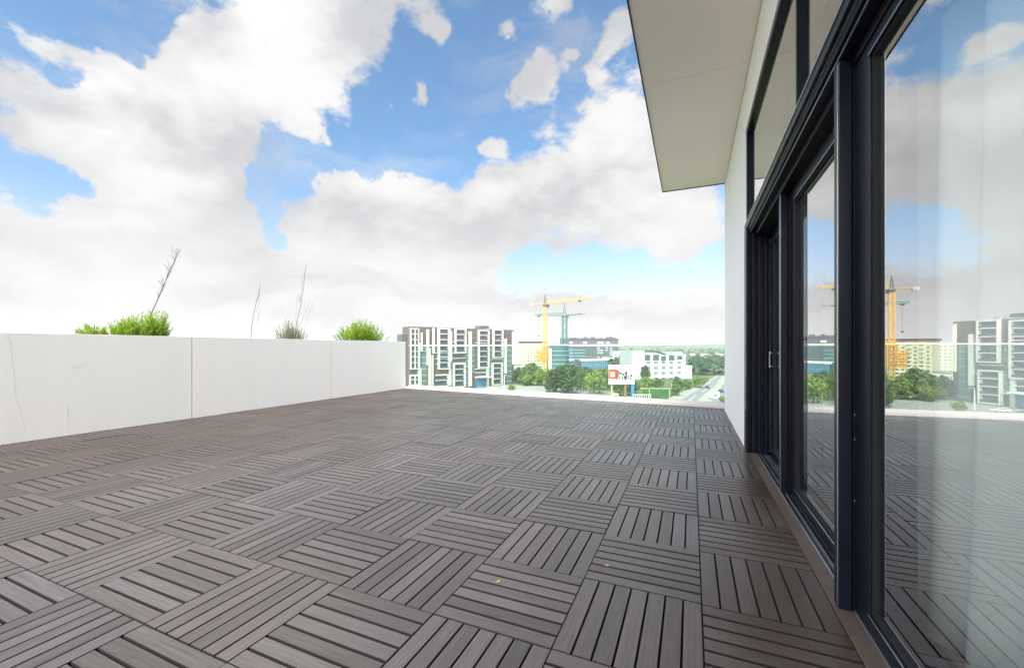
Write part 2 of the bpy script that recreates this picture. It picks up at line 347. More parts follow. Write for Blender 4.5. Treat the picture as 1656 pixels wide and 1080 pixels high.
class MB:
    def __init__(s): s.v = []; s.f = []; s.mi = []
    def quadbox(s, pts8, mi=0):
        b = len(s.v); s.v += [tuple(p) for p in pts8]
        for q in ((0,3,2,1),(4,5,6,7),(0,1,5,4),(1,2,6,5),(2,3,7,6),(3,0,4,7)):
            s.f.append(tuple(b + i for i in q)); s.mi.append(mi)
    def box(s, x0, x1, y0, y1, z0, z1, mi=0):
        if x0 > x1: x0, x1 = x1, x0
        if y0 > y1: y0, y1 = y1, y0
        if z0 > z1: z0, z1 = z1, z0
        s.quadbox([(x0,y0,z0),(x1,y0,z0),(x1,y1,z0),(x0,y1,z0),(x0,y0,z1),(x1,y0,z1),(x1,y1,z1),(x0,y1,z1)], mi)
        return s
    def prism(s, pts, z0, z1, mi=0):
        n = len(pts); b = len(s.v)
        s.v += [(p[0], p[1], z0) for p in pts] + [(p[0], p[1], z1) for p in pts]
        s.f.append(tuple(b + i for i in reversed(range(n)))); s.mi.append(mi)
        s.f.append(tuple(b + n + i for i in range(n))); s.mi.append(mi)
        for i in range(n):
            j = (i + 1) % n
            s.f.append((b + i, b + j, b + n + j, b + n + i)); s.mi.append(mi)
        return s
    def prismx(s, pts, x0, x1, mi=0):   # pts in (y,z)
        n = len(pts); b = len(s.v)
        s.v += [(x0, p[0], p[1]) for p in pts] + [(x1, p[0], p[1]) for p in pts]
        s.f.append(tuple(b + i for i in range(n))); s.mi.append(mi)
        s.f.append(tuple(b + n + i for i in reversed(range(n)))); s.mi.append(mi)
        for i in range(n):
            j = (i + 1) % n
            s.f.append((b + j, b + i, b + n + i, b + n + j)); s.mi.append(mi)
        return s
    def tube(s, a, b_, r0, r1=None, n=6, mi=0):
        r1 = r0 if r1 is None else r1
        a = Vector(a); b_ = Vector(b_); d = (b_ - a)
        if d.length < 1e-6: return s
        d.normalize()
        u = d.cross(Vector((0, 0, 1)))
        if u.length < 1e-3: u = Vector((1, 0, 0))
        u.normalize(); w = d.cross(u)
        b = len(s.v)
        for (c, r) in ((a, r0), (b_, r1)):
            for i in range(n):
                t = 2 * math.pi * i / n
                s.v.append(tuple(c + (u * math.cos(t) + w * math.sin(t)) * r))
        for i in range(n):
            j = (i + 1) % n
            s.f.append((b + i, b + j, b + n + j, b + n + i)); s.mi.append(mi)
        s.f.append(tuple(b + i for i in reversed(range(n)))); s.mi.append(mi)
        s.f.append(tuple(b + n + i for i in range(n))); s.mi.append(mi)
        return s
    def quad(s, c, u, w, mi=0):
        c = Vector(c); b = len(s.v)
        s.v += [tuple(c - u - w), tuple(c + u - w), tuple(c + u + w), tuple(c - u + w)]
        s.f.append((b, b+1, b+2, b+3)); s.mi.append(mi)
    def leaf(s, base, d, up, ln, wd, mi=0):
        base = Vector(base); b = len(s.v); sd = d.cross(up)
        if sd.length < 1e-4: sd = Vector((1, 0, 0))
        sd.normalize()
        s.v += [tuple(base), tuple(base + d*ln*.5 + sd*wd), tuple(base + d*ln), tuple(base + d*ln*.5 - sd*wd)]
        s.f.append((b, b+1, b+2, b+3)); s.mi.append(mi)
    def mesh(s, name, mats):
        me = bpy.data.meshes.new(name); me.from_pydata(s.v, [], s.f)
        if not isinstance(mats, (list, tuple)): mats = [mats]
        for m in mats: me.materials.append(m)
        if len(mats) > 1: me.polygons.foreach_set('material_index', s.mi)
        me.update(); return me
    def build(s, name, mats, parent=None, bevel=0.0, smooth=False):
        o = link(name, s.mesh(name, mats), parent)
        if bevel:
            b = o.modifiers.new('bevel', 'BEVEL'); b.width = bevel; b.segments = 2; b.limit_method = 'ANGLE'
        if smooth:
            for p in o.data.polygons: p.use_smooth = True
        return o
def B(name, m, parent, *a, bevel=0.0):
    mb = MB()
    for q in a: mb.box(*q)
    return mb.build(name, m, parent, bevel)
def copy_tree(o, parent=None):
    c = o.copy(); COL.objects.link(c)
    if parent is not None: c.parent = parent
    for ch in [x for x in bpy.data.objects if x.parent == o]:
        copy_tree(ch, c)
    return c

# ------------------------------------------------------------------ deck
XW, XL, XF = 0.53, -7.05, 0.545
K0, K1 = Vector((0.60, 8.30)), Vector((-7.30, 9.12))     # front line of the far kerb
def kerb_y(x): return K0.y + (K1.y - K0.y) * (x - K0.x) / (K1.x - K0.x)
def build_deck():
    verts, faces, uvs, tone = [], [], [], []
    ga, g, gt, ch = 0.0034, 0.0056, 0.0020, 0.0012
    def board(x0, x1, y0, y1, along_y, tz):
        b = len(verts)
        j = [random.uniform(-.0006, .0006) for _ in range(4)]
        z = -0.0 + tz
        verts.extend([(x0,y0,-.034),(x1,y0,-.034),(x1,y1,-.034),(x0,y1,-.034),
            (x0,y0,z-ch+j[0]),(x1,y0,z-ch+j[1]),(x1,y1,z-ch+j[2]),(x0,y1,z-ch+j[3]),
            (x0+ch,y0+ch,z+j[0]),(x1-ch,y0+ch,z+j[1]),(x1-ch,y1-ch,z+j[2]),(x0+ch,y1-ch,z+j[3])])
        fs = [(8,9,10,11),(4,5,9,8),(5,6,10,9),(6,7,11,10),(7,4,8,11),(0,1,5,4),(1,2,6,5),(2,3,7,6),(3,0,4,7)]
        ou, ov = random.uniform(0, 50), random.uniform(0, 50)
        for f in fs:
            faces.append(tuple(b + k for k in f))
            for k in f:
                vx, vy, _ = verts[b + k]
                uvs.append((vy + ou, vx + ov) if along_y else (vx + ou, vy + ov))
    for i in range(-15, 1):
        x0 = 0.04 + .5 * i; x1 = x0 + .5
        for k in range(-10, 16):
            y0 = 1.42 + .5 * k; y1 = y0 + .5
            if y0 > kerb_y((x0 + x1) / 2) + .12: continue
            along_y = (i + k) % 2 == 1
            tz = random.uniform(-.002, .002); tt = random.uniform(.90, 1.11); nv0 = len(verts)
            p = .5 / 7
            for q in range(7):
                if along_y:
                    a = x0 + p*q + (gt if q == 0 else ga); c = x0 + p*(q+1) - (gt if q == 6 else ga)
                    board(a, c, y0 + gt, y1 - gt, True, tz)
                else:
                    a = y0 + p*q + (gt if q == 0 else g); c = y0 + p*(q+1) - (gt if q == 6 else g)
                    board(x0 + gt, x1 - gt, a, c, False, tz)
            tone.extend([tt] * (len(verts) - nv0))
    me = bpy.data.meshes.new('terrace_deck'); me.from_pydata(verts, [], faces)
    uvl = me.uv_layers.new(name='UVMap')
    flat = [c for uv in uvs for c in uv]; uvl.data.foreach_set('uv', flat)
    at_ = me.attributes.new('tile_tone', 'FLOAT', 'POINT'); at_.data.foreach_set('value', tone)
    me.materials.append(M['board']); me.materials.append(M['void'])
    me.polygons.foreach_set('material_index', [0 if i % 9 == 0 else 1 for i in range(len(faces))]); me.update()  # board sides and chamfers painted near black, groove shade put into the colour
    o = link('terrace_deck', me); o['kind'] = 'structure'
build_deck()
mb = MB()
for k in range(-10, 8):
    y0 = 1.42 + .5 * k
    if y0 + .5 > 5.0: 
        mb.box(.5425, .604, y0 + .002, 4.90, -.034, -.001); break
    mb.box(.5425, .604, y0 + .002, y0 + .498, -.034, -.001)
o = mb.build('deck_border', M['trimboard'], bevel=.002); o['kind'] = 'structure'
o = MB().prism([(-7.6, -4), (6.0, -4), (6.0, 8.45), (0.6, 8.62), (-7.6, 9.5)], -.45, -.0345).build('terrace_slab', M['void']); o['kind'] = 'structure'
# kerb carrying the glass
nv = Vector((-(K1.y-K0.y), (K1.x-K0.x))).normalized(); nv = nv if nv.y > 0 else -nv
def kline(t, off):
    p = K0.lerp(K1, t) + nv * off; return (p.x, p.y)
ke = MB().prism([kline(0, 0), kline(0, .36), kline(.9685, .36), kline(.9685, 0)], -.021, .05).build('terrace_kerb', M['kerb'], bevel=.006)
ke['kind'] = 'structure'
for (px, py, s_) in ((806, 941, .016), (982, 915, .013)):
    z = FL * CAMH / (py - HZ); p = at(px, z)
    mb = MB(); mb.prism([(-s_, 0), (0, -s_*.4), (s_*.9, .002), (s_*.2, s_*.45)], .003, .006)
    o = mb.build('fallen_leaf', M['yellow_leaf']); o.location = (p.x, p.y, 0); o.rotation_euler = (.15, .1, random.random()*3)
    tag(o, 'small yellow fallen leaf on the deck, ' + ('the one farther from the glass doors' if px < 900 else 'the one nearer to the glass doors'), 'leaf', 'fallen leaves on the deck')

# glass balustrade
bal = empty('glass_balustrade', 'clear glass balustrade with slim white top rail at the far end of the deck', 'balustrade', (K0.x, K0.y, 0))
ang = math.atan2((K1 - K0).y, (K1 - K0).x); bal.rotation_euler = (0, 0, ang)
LB = (K1 - K0).length * .9685
nb = 5; w = LB / nb
for i in range(nb):
    mb = MB(); mb.box(i*w + .006, (i+1)*w - .006, -.166, -.154, .051, 1.135)
    mb.build('glass_panel', M['balglass'], bal)
B('top_rail', M['white'], bal, (0.0, LB, -.176, -.144, 1.136, 1.152))
B('base_channel', M['kerb'], bal, (0.0, LB, -.185, -.1665, .0505, .085), (0.0, LB, -.1535, -.135, .0505, .085))

# ------------------------------------------------------------------ left parapet
par = empty('parapet_wall', 'long low white panelled parapet wall along the left side of the deck', 'parapet wall', (XL, 0, 0))
seams = [-4.15, -1.46, 1.23, 3.92, 6.61, 9.12]
for a, b in zip(seams[:-1], seams[1:]):
    B('wall_panel', M['parapet'], par, (-.22, 0, a + .006, b - (.006 if b < 9 else 0), -.021, 1.25), bevel=.003)
for s_ in seams[1:-1]:
    B('joint_strip', M['joint'], par, (-.2, -.004, s_ - .0055, s_ + .0055, -.02, 1.246))
def polytube(mb, pts, r):
    for a, b in zip(pts[:-1], pts[1:]): mb.tube(a, b, r, r, 4)
def onwall(px, py):
    t = (px - CX) / FL; dx, dy = -SN + CS*t, CS + SN*t; s_ = XL / dx
    return (0.0008, dy * s_, CAMH + (HZ - py) / FL * s_)
mb = MB(); polytube(mb, [onwall(*p) for p in ((10,541),(16,560),(19,585),(22,605),(24,640),(33,668),(40,692))], .0010)
polytube(mb, [onwall(*p) for p in ((13,541),(18,558),(17,560))], .0013)
mb.build('hairline_crack', M['crack'], par)
for (a, b) in (((115,596),(142,588)), ((108,652),(110,695)), ((216,618),(222,619)), ((114,550),(116,550))):
    mb = MB(); mb.tube(onwall(*a), onwall(*b), .0016, .0012, 4); mb.build('scuff_mark', M['crack'], par)

pl = empty('planter_trough', 'white planter trough filled with soil behind the parapet wall', 'planter', (-7.27, 0, 0))
B('trough', M['parapet'], pl, (-.55, -.53, -4.1, 9.1, -.3, 1.16), (-.53, -.004, -4.1, 9.1, -.3, -.25), (-.03, -.004, -4.1, 9.1, -.25, 1.16))
B('soil_fill', M['soil'], pl, (-.529, -.031, -4.1, 9.1, -.249, 1.10))

XP = -7.54
def onplane(px, py, X=XP):
    t = (px - CX) / FL; dx, dy = -SN + CS*t, CS + SN*t; s_ = X / dx
    return Vector((X, dy * s_, CAMH + (HZ - py) / FL * s_))
def sprig(mb, base, tip, n, ln, wd, spread=.8):
    base = Vector(base); tip = Vector(tip); ax = (tip - base); L_ = ax.length; ax.normalize()
    for i in range(n):
        t = .15 + .85 * (i + random.random()) / n
        p = base.lerp(tip, t)
        r = Vector((random.uniform(-1,1), random.uniform(-1,1), random.uniform(-.3,.8))); d = (ax + r * spread).normalized()
        mb.leaf(p, d, Vector((random.uniform(-1,1), random.uniform(-1,1), random.uniform(-1,1))), ln * random.uniform(.6, 1.2), wd * random.uniform(.7, 1.2))
def shrub(name, label, profile, n, ln, wd, m, lean=0.15, spread=.7, stemr=.0016, nleaf=16):
    """profile: list of (px, py_top); roots in the soil behind the parapet"""
    pxs = [p[0] for p in profile]; c = onplane(sum(pxs)/len(pxs), HZ); 
    root = empty(name, label, 'shrub', (XP, c.y, 1.10))
    lv, st = MB(), MB()
    for i in range(n):
        while True:
            u = random.random() * (len(profile) - 1); k = int(u); f = u - k
            if random.random() < ((548 - profile[k][1]*(1-f) - profile[k+1][1]*f) / 42) ** 1.3: break
        px = profile[k][0]*(1-f) + profile[k+1][0]*f; py = profile[k][1]*(1-f) + profile[k+1][1]*f
        mid = sum(pxs)/len(pxs)
        top = onplane(px, 548 - (548 - py) * random.uniform(.25, 1.0))
        top.x += random.uniform(-.22, .2)
        bs = Vector((XP + random.uniform(-.12,.12), c.y + (top.y - c.y) * .72 + random.uniform(-.03,.03), 1.10))
        off = Vector((XP, c.y, 1.10))
        st.tube(bs - off, top - off, stemr*1.5, stemr*.6, 3)
        sprig(lv, bs.lerp(top, .25) - off, top - off, nleaf, ln, wd, spread)
    st.build('stems', M['twig'] if m == 'grey_leaf' else M['blade'], root)
    lv.build('foliage', M[m], root)
    return root
shrub('green_shrub', 'bright green leafy shrub, leftmost behind the wall, around a tall leaning dry twig',
      [(132,536),(142,528),(150,524),(165,534),(180,528),(195,516),(215,512),(235,506),(250,500),(262,510),(270,522),(268,540)], 330, .07, .006, 'blade')
shrub('feathery_shrub', 'grey green feathery shrub with thin bare twigs above the middle of the white wall',
      [(444,538),(455,528),(464,522),(471,512),(478,524),(488,530),(496,540)], 170, .035, .004, 'grey_leaf', nleaf=20)
shrub('arching_shrub', 'bright green bushy shrub with light upright shoots near the far end of the wall',
      [(545,542),(556,530),(566,524),(578,520),(588,517),(598,522),(608,531),(620,543),(634,547)], 260, .085, .007, 'blade')
def twiggy(name, label, main, sides, r=.004):
    b0 = onplane(*main[0]); off = Vector((b0.x, b0.y, 1.10))
    mb = MB(); pts = [onplane(*p) for p in main]; pts[0].z = 1.10
    for i, (a, b) in enumerate(zip(pts[:-1], pts[1:])):
        f0 = 1 - i / len(pts); f1 = 1 - (i+1) / len(pts); mb.tube(a - off, b - off, r*f0*1.3 + .002, r*f1*1.3 + .002, 5)
    for sd in sides:
        q = [onplane(*p) for p in sd]
        for a, b in zip(q[:-1], q[1:]): mb.tube(a - off, b - off, .0024, .0014, 3)
    o = mb.build(name, M['twig']); o.location = off; tag(o, label, 'twig'); return o
rnd = random.Random(4)
sd = []
for i in range(34):
    t = rnd.uniform(.25, .98); px = 244 + (288-244)*t + rnd.uniform(-1,1); py = 508 + (408-508)*t
    l = rnd.uniform(6, 22); a = rnd.uniform(.55, 1.25)
    if rnd.random() < .3: a = rnd.uniform(.2, .5)
    sd.append([(px, py), (px + l*.4*math.cos(a) * (1 if rnd.random() < .6 else -.6), py - l*.5), (px + l*.8*math.cos(a)*(1 if rnd.random() < .6 else -.5), py - l)])
twiggy('dry_branch', 'tall bare brown twig leaning right out of the leftmost green shrub', [(240,546),(244,508),(258,478),(264,464),(272,445),(280,428),(288,408)], sd, .005)
for k, (x0, y0, y1) in enumerate(((215,512,473),(190,520,492),(238,510,480),(224,512,482))):
    sd.append([(x0, y0), (x0+1, y1)])
sd = [[(418-(i%3)*2, 480+i*5), (419+rnd.uniform(-3,3), 470+i*5)] for i in range(10)]
twiggy('dry_stalk', 'single thin dry stalk standing alone between the left and middle shrubs', [(404,548),(408,520),(413,495),(418,475),(422,458)], sd, .003)
sd = []
for i in range(16):
    t = rnd.uniform(.3, 1); px = 480+14*t; py = 520-84*t; sd.append([(px, py), (px+rnd.uniform(-5,4), py-rnd.uniform(6,14))])
sd += [[(476,530),(480,500),(481,475)], [(484,528),(496,500),(502,482)], [(490,540),(500,505),(512,480)]]
twiggy('dry_stalk', 'tall thin dry stalks rising out of the grey green feathery shrub', [(474,546),(480,520),(487,492),(491,465),(494,434)], sd, .003)
sd = []
for i in range(30):
    x0 = 588 + rnd.uniform(-10, 12); sd.append([(x0, 535), (x0 + (x0-588)*.8 + rnd.uniform(-3,3), rnd.uniform(514, 524))])
o = twiggy('pale_shoots', 'fan of pale green upright shoots in the bushy shrub near the wall end', [(588,546),(588,530),(590,515)], sd, .003)
o.data.materials.clear(); o.data.materials.append(mat('pale_shoot', (.32,.40,.14), .7))

# ------------------------------------------------------------------ penthouse
pent = empty('penthouse', 'white penthouse with deep soffit and dark framed sliding glass doors beside the deck', 'building', (0, 0, 0))
YB = -3.6
# end block, wall over the glazing
B('end_wall', M['plaster'], pent, (XW, 6.0, 5.075, 8.05, -.021, 3.896), bevel=.004)
B('upper_wall', M['plaster'], pent, (XW, .80, YB, 5.0745, 3.385, 3.896))
B('far_room_wall', M['room'], pent, (5.0, 5.2, YB, 5.07, -.02, 3.38))
B('near_room_wall', M['room'], pent, (.85, 4.99, YB, YB + .2, -.02, 3.38))
B('room_partition', M['room'], pent, (.86, 4.99, 5.02, 5.07, .0, 3.38))
B('room_floor', M['roomfloor'], pent, (.84, 4.99, YB + .21, 5.01, -.02, .0))
B('room_ceiling', M['plaster'], pent, (.81, 5.2, YB, 5.07, 3.3855, 3.6))
sof = [-3.9, -1.26, 1.70, 4.70, 7.98]
for a, b in zip(sof[:-1], sof[1:]):
    B('soffit_panel', M['soffit'], pent, (-.47, .527, a + .003, b - .003, 3.90, 3.93))
rf = B('roof', M['plaster'], pent, (-.46, 6.2, -3.9, 7.975, 3.931, 4.28))
B('drip_edge', M['alu'], pent, (-.482, -.4705, -3.9, 7.99, 3.888, 4.285), (-.47, .53, 7.9805, 7.992, 3.888, 4.285))
B('lower_storeys', M['plaster'], pent, (-7.3, 6.0, -12, 8.4, -19.96, -.4505))

# stack of profiles over the doors
B('header', [M['alu']], pent, (.522, .80, YB, 5.07, 2.318, 2.372), bevel=.003)
B('header', [M['aludark']], pent, (.545, .80, YB, 5.07, 2.280, 2.3175), bevel=.002)
B('header', [M['alu']], pent, (.560, .80, YB, 5.07, 2.262, 2.2795), bevel=.002)
B('header', [M['aludark']], pent, (.605, .80, YB, 5.07, 2.222, 2.2615), bevel=.002)
B('header_bead', M['bright'], pent, (.5395, .5445, YB, 5.07, 2.310, 2.3165), (.5555, .5595, YB, 5.07, 2.2635, 2.2675), (.516, .5215, YB, 5.07, 2.364, 2.371))
# transom glazing
tr = B('transom_frame', M['alu'], pent, (.540, .60, YB, 5.07, 3.345, 3.384), (.540, .60, 5.02, 5.07, 2.373, 3.3445),
       (.545, .60, 2.78, 2.81, 2.373, 3.3445), (.545, .60, .45, .48, 2.373, 3.3445), (.545, .60, -1.9, -1.87, 2.373, 3.3445))
def pane(name, parent, x, y0, y1, z0, z1, outer='mirror'):
    mb = MB(); mb.box(x, x + .008, y0, y1, z0, z1, 1)
    mb.mi[5] = 0   # placeholder, faces fixed below
    me = mb.mesh(name, [M[outer], M['innerglass']])
    for p in me.polygons: p.material_index = 0 if p.normal.x < -.5 else 1
    return link(name, me, parent)
for (a, b) in ((2.811, 5.019), (.481, 2.779), (-1.869, .449), (YB, -1.901)):
    pane('transom_pane', tr, .575, a, b, 2.3735, 3.3440)
# jamb at the far side: stepped ribs
for i, (xa, xb, ya) in enumerate(((.520,.548,4.90),(.549,.572,4.93),(.573,.600,4.895),(.601,.625,4.93),(.626,.655,4.89),(.656,.682,4.92),(.683,.705,4.885),(.706,.73,4.91))):
    B('jamb_rib', M['alu'] if i % 2 == 0 else M['aludark'], pent, (xa, xb, ya, 5.0745, -.02, 2.262 if i else 2.3175), bevel=.002)
# floor track
tk = B('floor_track', M['track'], pent, (.606, .80, YB, 4.88, -.021, -.004))
B('track_rail', M['bright'], tk, (.608, .612, YB, 4.88, -.0035, .010), (.640, .644, YB, 4.88, -.0035, .008))
B('track_rail', M['alu'], tk, (.613, .626, YB, 4.88, -.0035, .012), (.652, .660, YB, 4.88, -.0035, .012), (.725, .733, YB, 4.88, -.0035, .010))

def door(x, y0, y1, ztop, stile=.09, handle=False, rail=.09, label=None):
    """sliding sash whose outer face is at x, spanning y0..y1"""
    d = empty('sliding_door', '', '', (x, y0, 0)); del d['label']; del d['category']; d.parent = pent
    if label: d['label'] = label
    Ld = y1 - y0; t = .058
    B('sash_frame', M['alu'], d, (0, t, 0, stile, .012, ztop), (0, t, Ld - stile, Ld, .012, ztop),
      (0, t, stile + .0005, Ld - stile - .0005, .012, .075), (0, t, stile + .0005, Ld - stile - .0005, ztop - rail, ztop), bevel=.004)
    B('gasket', M['rubber'], d, (.010, .03, stile + .001, Ld - stile - .001, .0755, .083), (.010, .03, stile + .001, Ld - stile - .001, ztop - rail - .008, ztop - rail - .0005),
      (.010, .03, stile + .001, stile + .008, .0835, ztop - rail - .0085), (.010, .03, Ld - stile - .008, Ld - stile - .001, .0835, ztop - rail - .0085))
    B('glazing_bead', M['bright'], d, (-.003, -.0005, stile, Ld - stile, .071, .075))
    B('glazing_bead', M['bright'], d, (-.003, -.0005, stile, Ld - stile, ztop - rail, ztop - rail + .004))
    pane('glass', d, .022, stile + .0085, Ld - stile - .0085, .0835, ztop - rail - .009)
    if handle:
        B('handle', M['bright'], d, (-.022, -.016, Ld - stile*.55, Ld - stile*.55 + .018, .88, 1.04), (-.016, -.0005, Ld - stile*.55 + .003, Ld - stile*.55 + .013, .885, .90), (-.016, -.0005, Ld - stile*.55 + .003, Ld - stile*.55 + .013, 1.02, 1.035), bevel=.002)
        B('lock', M['rubber'], d, (-.006, -.0005, Ld - stile*.55 - .002, Ld - stile*.55 + .02, .72, .80))
    return d
door(.612, -1.20, 2.10, 2.221, stile=.135, rail=.05)
door(.672, 1.90, 3.62, 2.221, stile=.105)
door(.735, 3.30, 4.884, 2.221, stile=.12, handle=True)
door(.672, YB + .1, -1.0, 2.221, stile=.13)
# upright cover posts in front of each sash joint
def post(x0, x1, y0, y1, ztop):
    p = B('post', M['alu'], pent, (x0, x1, y0, y1, .0, ztop), bevel=.004)
    B('edge_bead', M['bright'], p, (x0 - .0015, x0 - .0003, y0 + .006, y0 + .012, .01, ztop - .01))
    return p
post(.558, .6045, 2.11, 2.17, 2.2615)
B('interlock', M['aludark'], pent, (.6055, .6705, 2.104, 2.15, .0, 2.2215))
B('interlock', M['aludark'], pent, (.656, .7335, 3.625, 3.67, .0, 2.2215))
post(.610, .655, 3.63, 3.70, 2.2615)
post(.552, .6045, -1.27, -1.21, 2.2615)
for zz in (.80, .70, .45): B('screw', M['track'], pent, (.6062, .6112, 2.0985, 2.1035, zz, zz + .009))

def curtain(name, label, x, y0, y1, amp, per, m, zt=3.35, flare=0.0, z0=.02):
    n = int((y1 - y0) / .012); nz = 14; mb = MB()
    rr = random.Random(int(y0*100))
    ph = [rr.uniform(-.7, .7) for _ in range(400)]
    for i in range(n + 1):
        y = y0 + (y1 - y0) * i / n
        u = y / per; k = int(math.floor(u)) + 100; f = u - math.floor(u)
        pp = ph[k] * (1 - f) + ph[k + 1] * f
        for j in range(nz + 1):
            tz = j / nz; z = z0 + (zt - z0) * tz
            a = amp * (1.0 - .35 * tz)
            xx = x + a * math.sin(2 * math.pi * u + pp) + .3 * a * math.sin(5.1 * u + 2 * tz)
            yy = y + (y - y0) / (y1 - y0) * (1 - tz) ** 2 * flare
            mb.v.append((xx, yy, z))
    for i in range(n):
        for j in range(nz):
            a = i * (nz + 1) + j
            mb.f.append((a, a + nz + 1, a + nz + 2, a + 1)); mb.mi.append(0)
    o = mb.build(name, M[m], smooth=True)
    so_ = o.modifiers.new('thickness', 'SOLIDIFY'); so_.thickness = .002
    tag(o, label, 'curtain'); return o
curtain('sheer_curtain', 'white sheer floor length curtain hanging in folds behind the nearest glass door', .84, -3.2, 2.40, .05, .24, 'curtain', flare=.12)
curtain('blue_curtain', 'blue grey curtain gathered behind the farthest sliding glass door', .89, 3.9, 4.9, .035, .11, 'teal_curtain')
rail = B('curtain_rail', M['white'], None, (.82, .98, -3.3, 4.95, 3.352, 3.372)); tag(rail, 'white curtain rail fixed to the ceiling behind the glass', 'curtain rail')

# ------------------------------------------------------------------ ground, hills, roads
G = -20.0
def gheight(x, y):
    return G
def build_ground():
    mb = MB(); rings = [0, 60, 120, 180, 240, 320, 450, 650, 950, 1500, 2500, 3400, 4200]; na = 48
    mb.v.append((0, 0, G))
    for r in rings[1:]:
        for i in range(na):
            a = 2*math.pi*i/na; mb.v.append((r*math.cos(a), r*math.sin(a), G))
    for i in range(na): mb.f.append((0, 1+i, 1+(i+1) % na)); mb.mi.append(0)
    for k in range(len(rings)-2):
        b0 = 1 + k*na; b1 = b0 + na
        for i in range(na):
            j = (i+1) % na; mb.f.append((b0+i, b1+i, b1+j, b0+j)); mb.mi.append(0)
    o = mb.build('ground', M['grass']); o['kind'] = 'structure'
build_ground()
def strip(name, pts, m, dz):
    mb = MB(); mb.v = [(p.x, p.y, G + dz) for p in pts]; mb.f = [tuple(range(len(pts)))]; mb.mi = [0]
    o = mb.build(name, m)
    if o.data.polygons[0].normal.z < 0: o.data.flip_normals()
    o['kind'] = 'structure'; return o
def gp(px, py):
    z = FL * (CAMH - G) / (py - HZ); return at(px, z)
# grey yard behind the balustrade
strip('yard', [gp(600,640), gp(600,627), gp(760,624), gp(832,620), gp(890,626), gp(935,629), gp(990,634), gp(1045,645), gp(1060,690), gp(600,690)], M['lot'], .03)
# main road running away on the right
def roadline(l):
    pts = [gp(*p) for p in l[1:]]          # the near end runs on straight below the terrace
    d = (pts[0] - pts[1]).normalized()
    return [pts[0] + d * 90] + pts
rl = [(1040,700),(1078,646),(1100,634),(1122,626),(1146,616),(1152,611),(1161,606),(1172,602)]
rr_ = [(1225,700),(1215,650),(1195,634),(1188,628),(1186,620),(1185,614),(1184,608),(1184,603)]
strip('road_verge', roadline(rl) + list(reversed(roadline(rr_))), M['pave'], .03)
al = [(1082,700),(1096,650),(1114,639),(1130,630),(1147,619),(1155,612.5),(1162,607.5),(1174,602.6)]
ar = [(1112,700),(1122,652),(1137,639),(1152,628),(1160,619),(1164,613),(1168,608),(1178,602.8)]
strip('road', roadline(al) + list(reversed(roadline(ar))), M['asphalt'], .06)
bl = [(1160,700),(1150,652),(1156,640),(1164,630),(1170,620)]
br = [(1200,700),(1190,652),(1182,640),(1178,630),(1176,620)]
strip('road', roadline(bl) + list(reversed(roadline(br))), M['asphalt'], .06)
strip('road_marking', [gp(1107,652), gp(1108.4,652), gp(1126.8,639), gp(1126,639)], M['paint'], .10)
strip('road_marking', [gp(1134,634.6), gp(1134.8,634.6), gp(1149.7,624), gp(1149.2,624)], M['paint'], .10)
# hills
def build_hills():
    mb = MB(); rings = [900, 1000, 1150, 1350, 1600, 1900, 2200, 2500, 2900, 3400]; nc = 240
    ridges = (0, 1, 3, 6, 9, 14, 22, 30, 24, 0)
    for k, r in enumerate(rings):
        for c in range(nc):
            a = 2 * math.pi * c / nc
            dx, dy = math.cos(a) * r, math.sin(a) * r
            z = -SN*dx + CS*dy; xc = CS*dx + SN*dy
            px = CX + FL * xc / z if z > 10 else (4000 if xc > 0 else -3000)
            bump = .85 + .80*math.exp(-((px-1052)/42)**2) + .30*math.exp(-((px-1150)/50)**2)
            n = 1 + .45 * mnoise.noise(Vector((dx*.002, dy*.002, 3)))
            mb.v.append((dx, dy, G - .5 + ridges[k] * bump * n * 1.2))
    for k in range(len(rings)-1):
        for i in range(nc):
            j = (i + 1) % nc; mb.f.append((k*nc+i, (k+1)*nc+i, (k+1)*nc+j, k*nc+j)); mb.mi.append(0)
    o = mb.build('hills', M['hill'], smooth=True); o['kind'] = 'structure'
build_hills()
def build_wood():
    mb = MB(); rw = random.Random(5)
    for q_ in range(5600):
        if q_ < 2600:
            py = 563 + 2 + 42 * rw.random() ** 1.6; px = rw.uniform(985, 1240)
            if py > 596 and px < 1105: continue
            z = FL * (CAMH - G) / (py - HZ)
            if z > 2600: continue
            p = at(px, z)
        else:
            a = rw.uniform(0, 6.2832); z = 420 + 2000 * rw.random() ** 1.3
            p = Vector((math.cos(a) * z, math.sin(a) * z))
            zz = depthof(p)
            if zz > 0 and 600 < CX + FL * (CS*p.x + SN*p.y) / zz < 1250: continue
        h = rw.uniform(5, 10) * (1 if q_ < 2600 else 1.5); r = h * .45
        hill = max(0, (z - 900) / 1600) * 26
        base = G + hill
        for i in range(9):
            a = rw.uniform(0, 6.28); el = rw.uniform(-.2, 1.3)
            d = Vector((math.cos(a)*math.cos(el), math.sin(a)*math.cos(el), math.sin(el)))
            c = Vector((p.x, p.y, base + h*.55)) + d * r * .8
            u = Vector((rw.uniform(-1,1), rw.uniform(-1,1), rw.uniform(-1,1))).normalized(); w_ = u.cross(d).normalized()
            mb.quad(c, u * r * .45, w_ * r * .45)
    o = mb.build('woodland', M['wood']); tag(o, 'distant hazy green woodland covering the valley and hillside', 'woodland', kind='stuff')
build_wood()

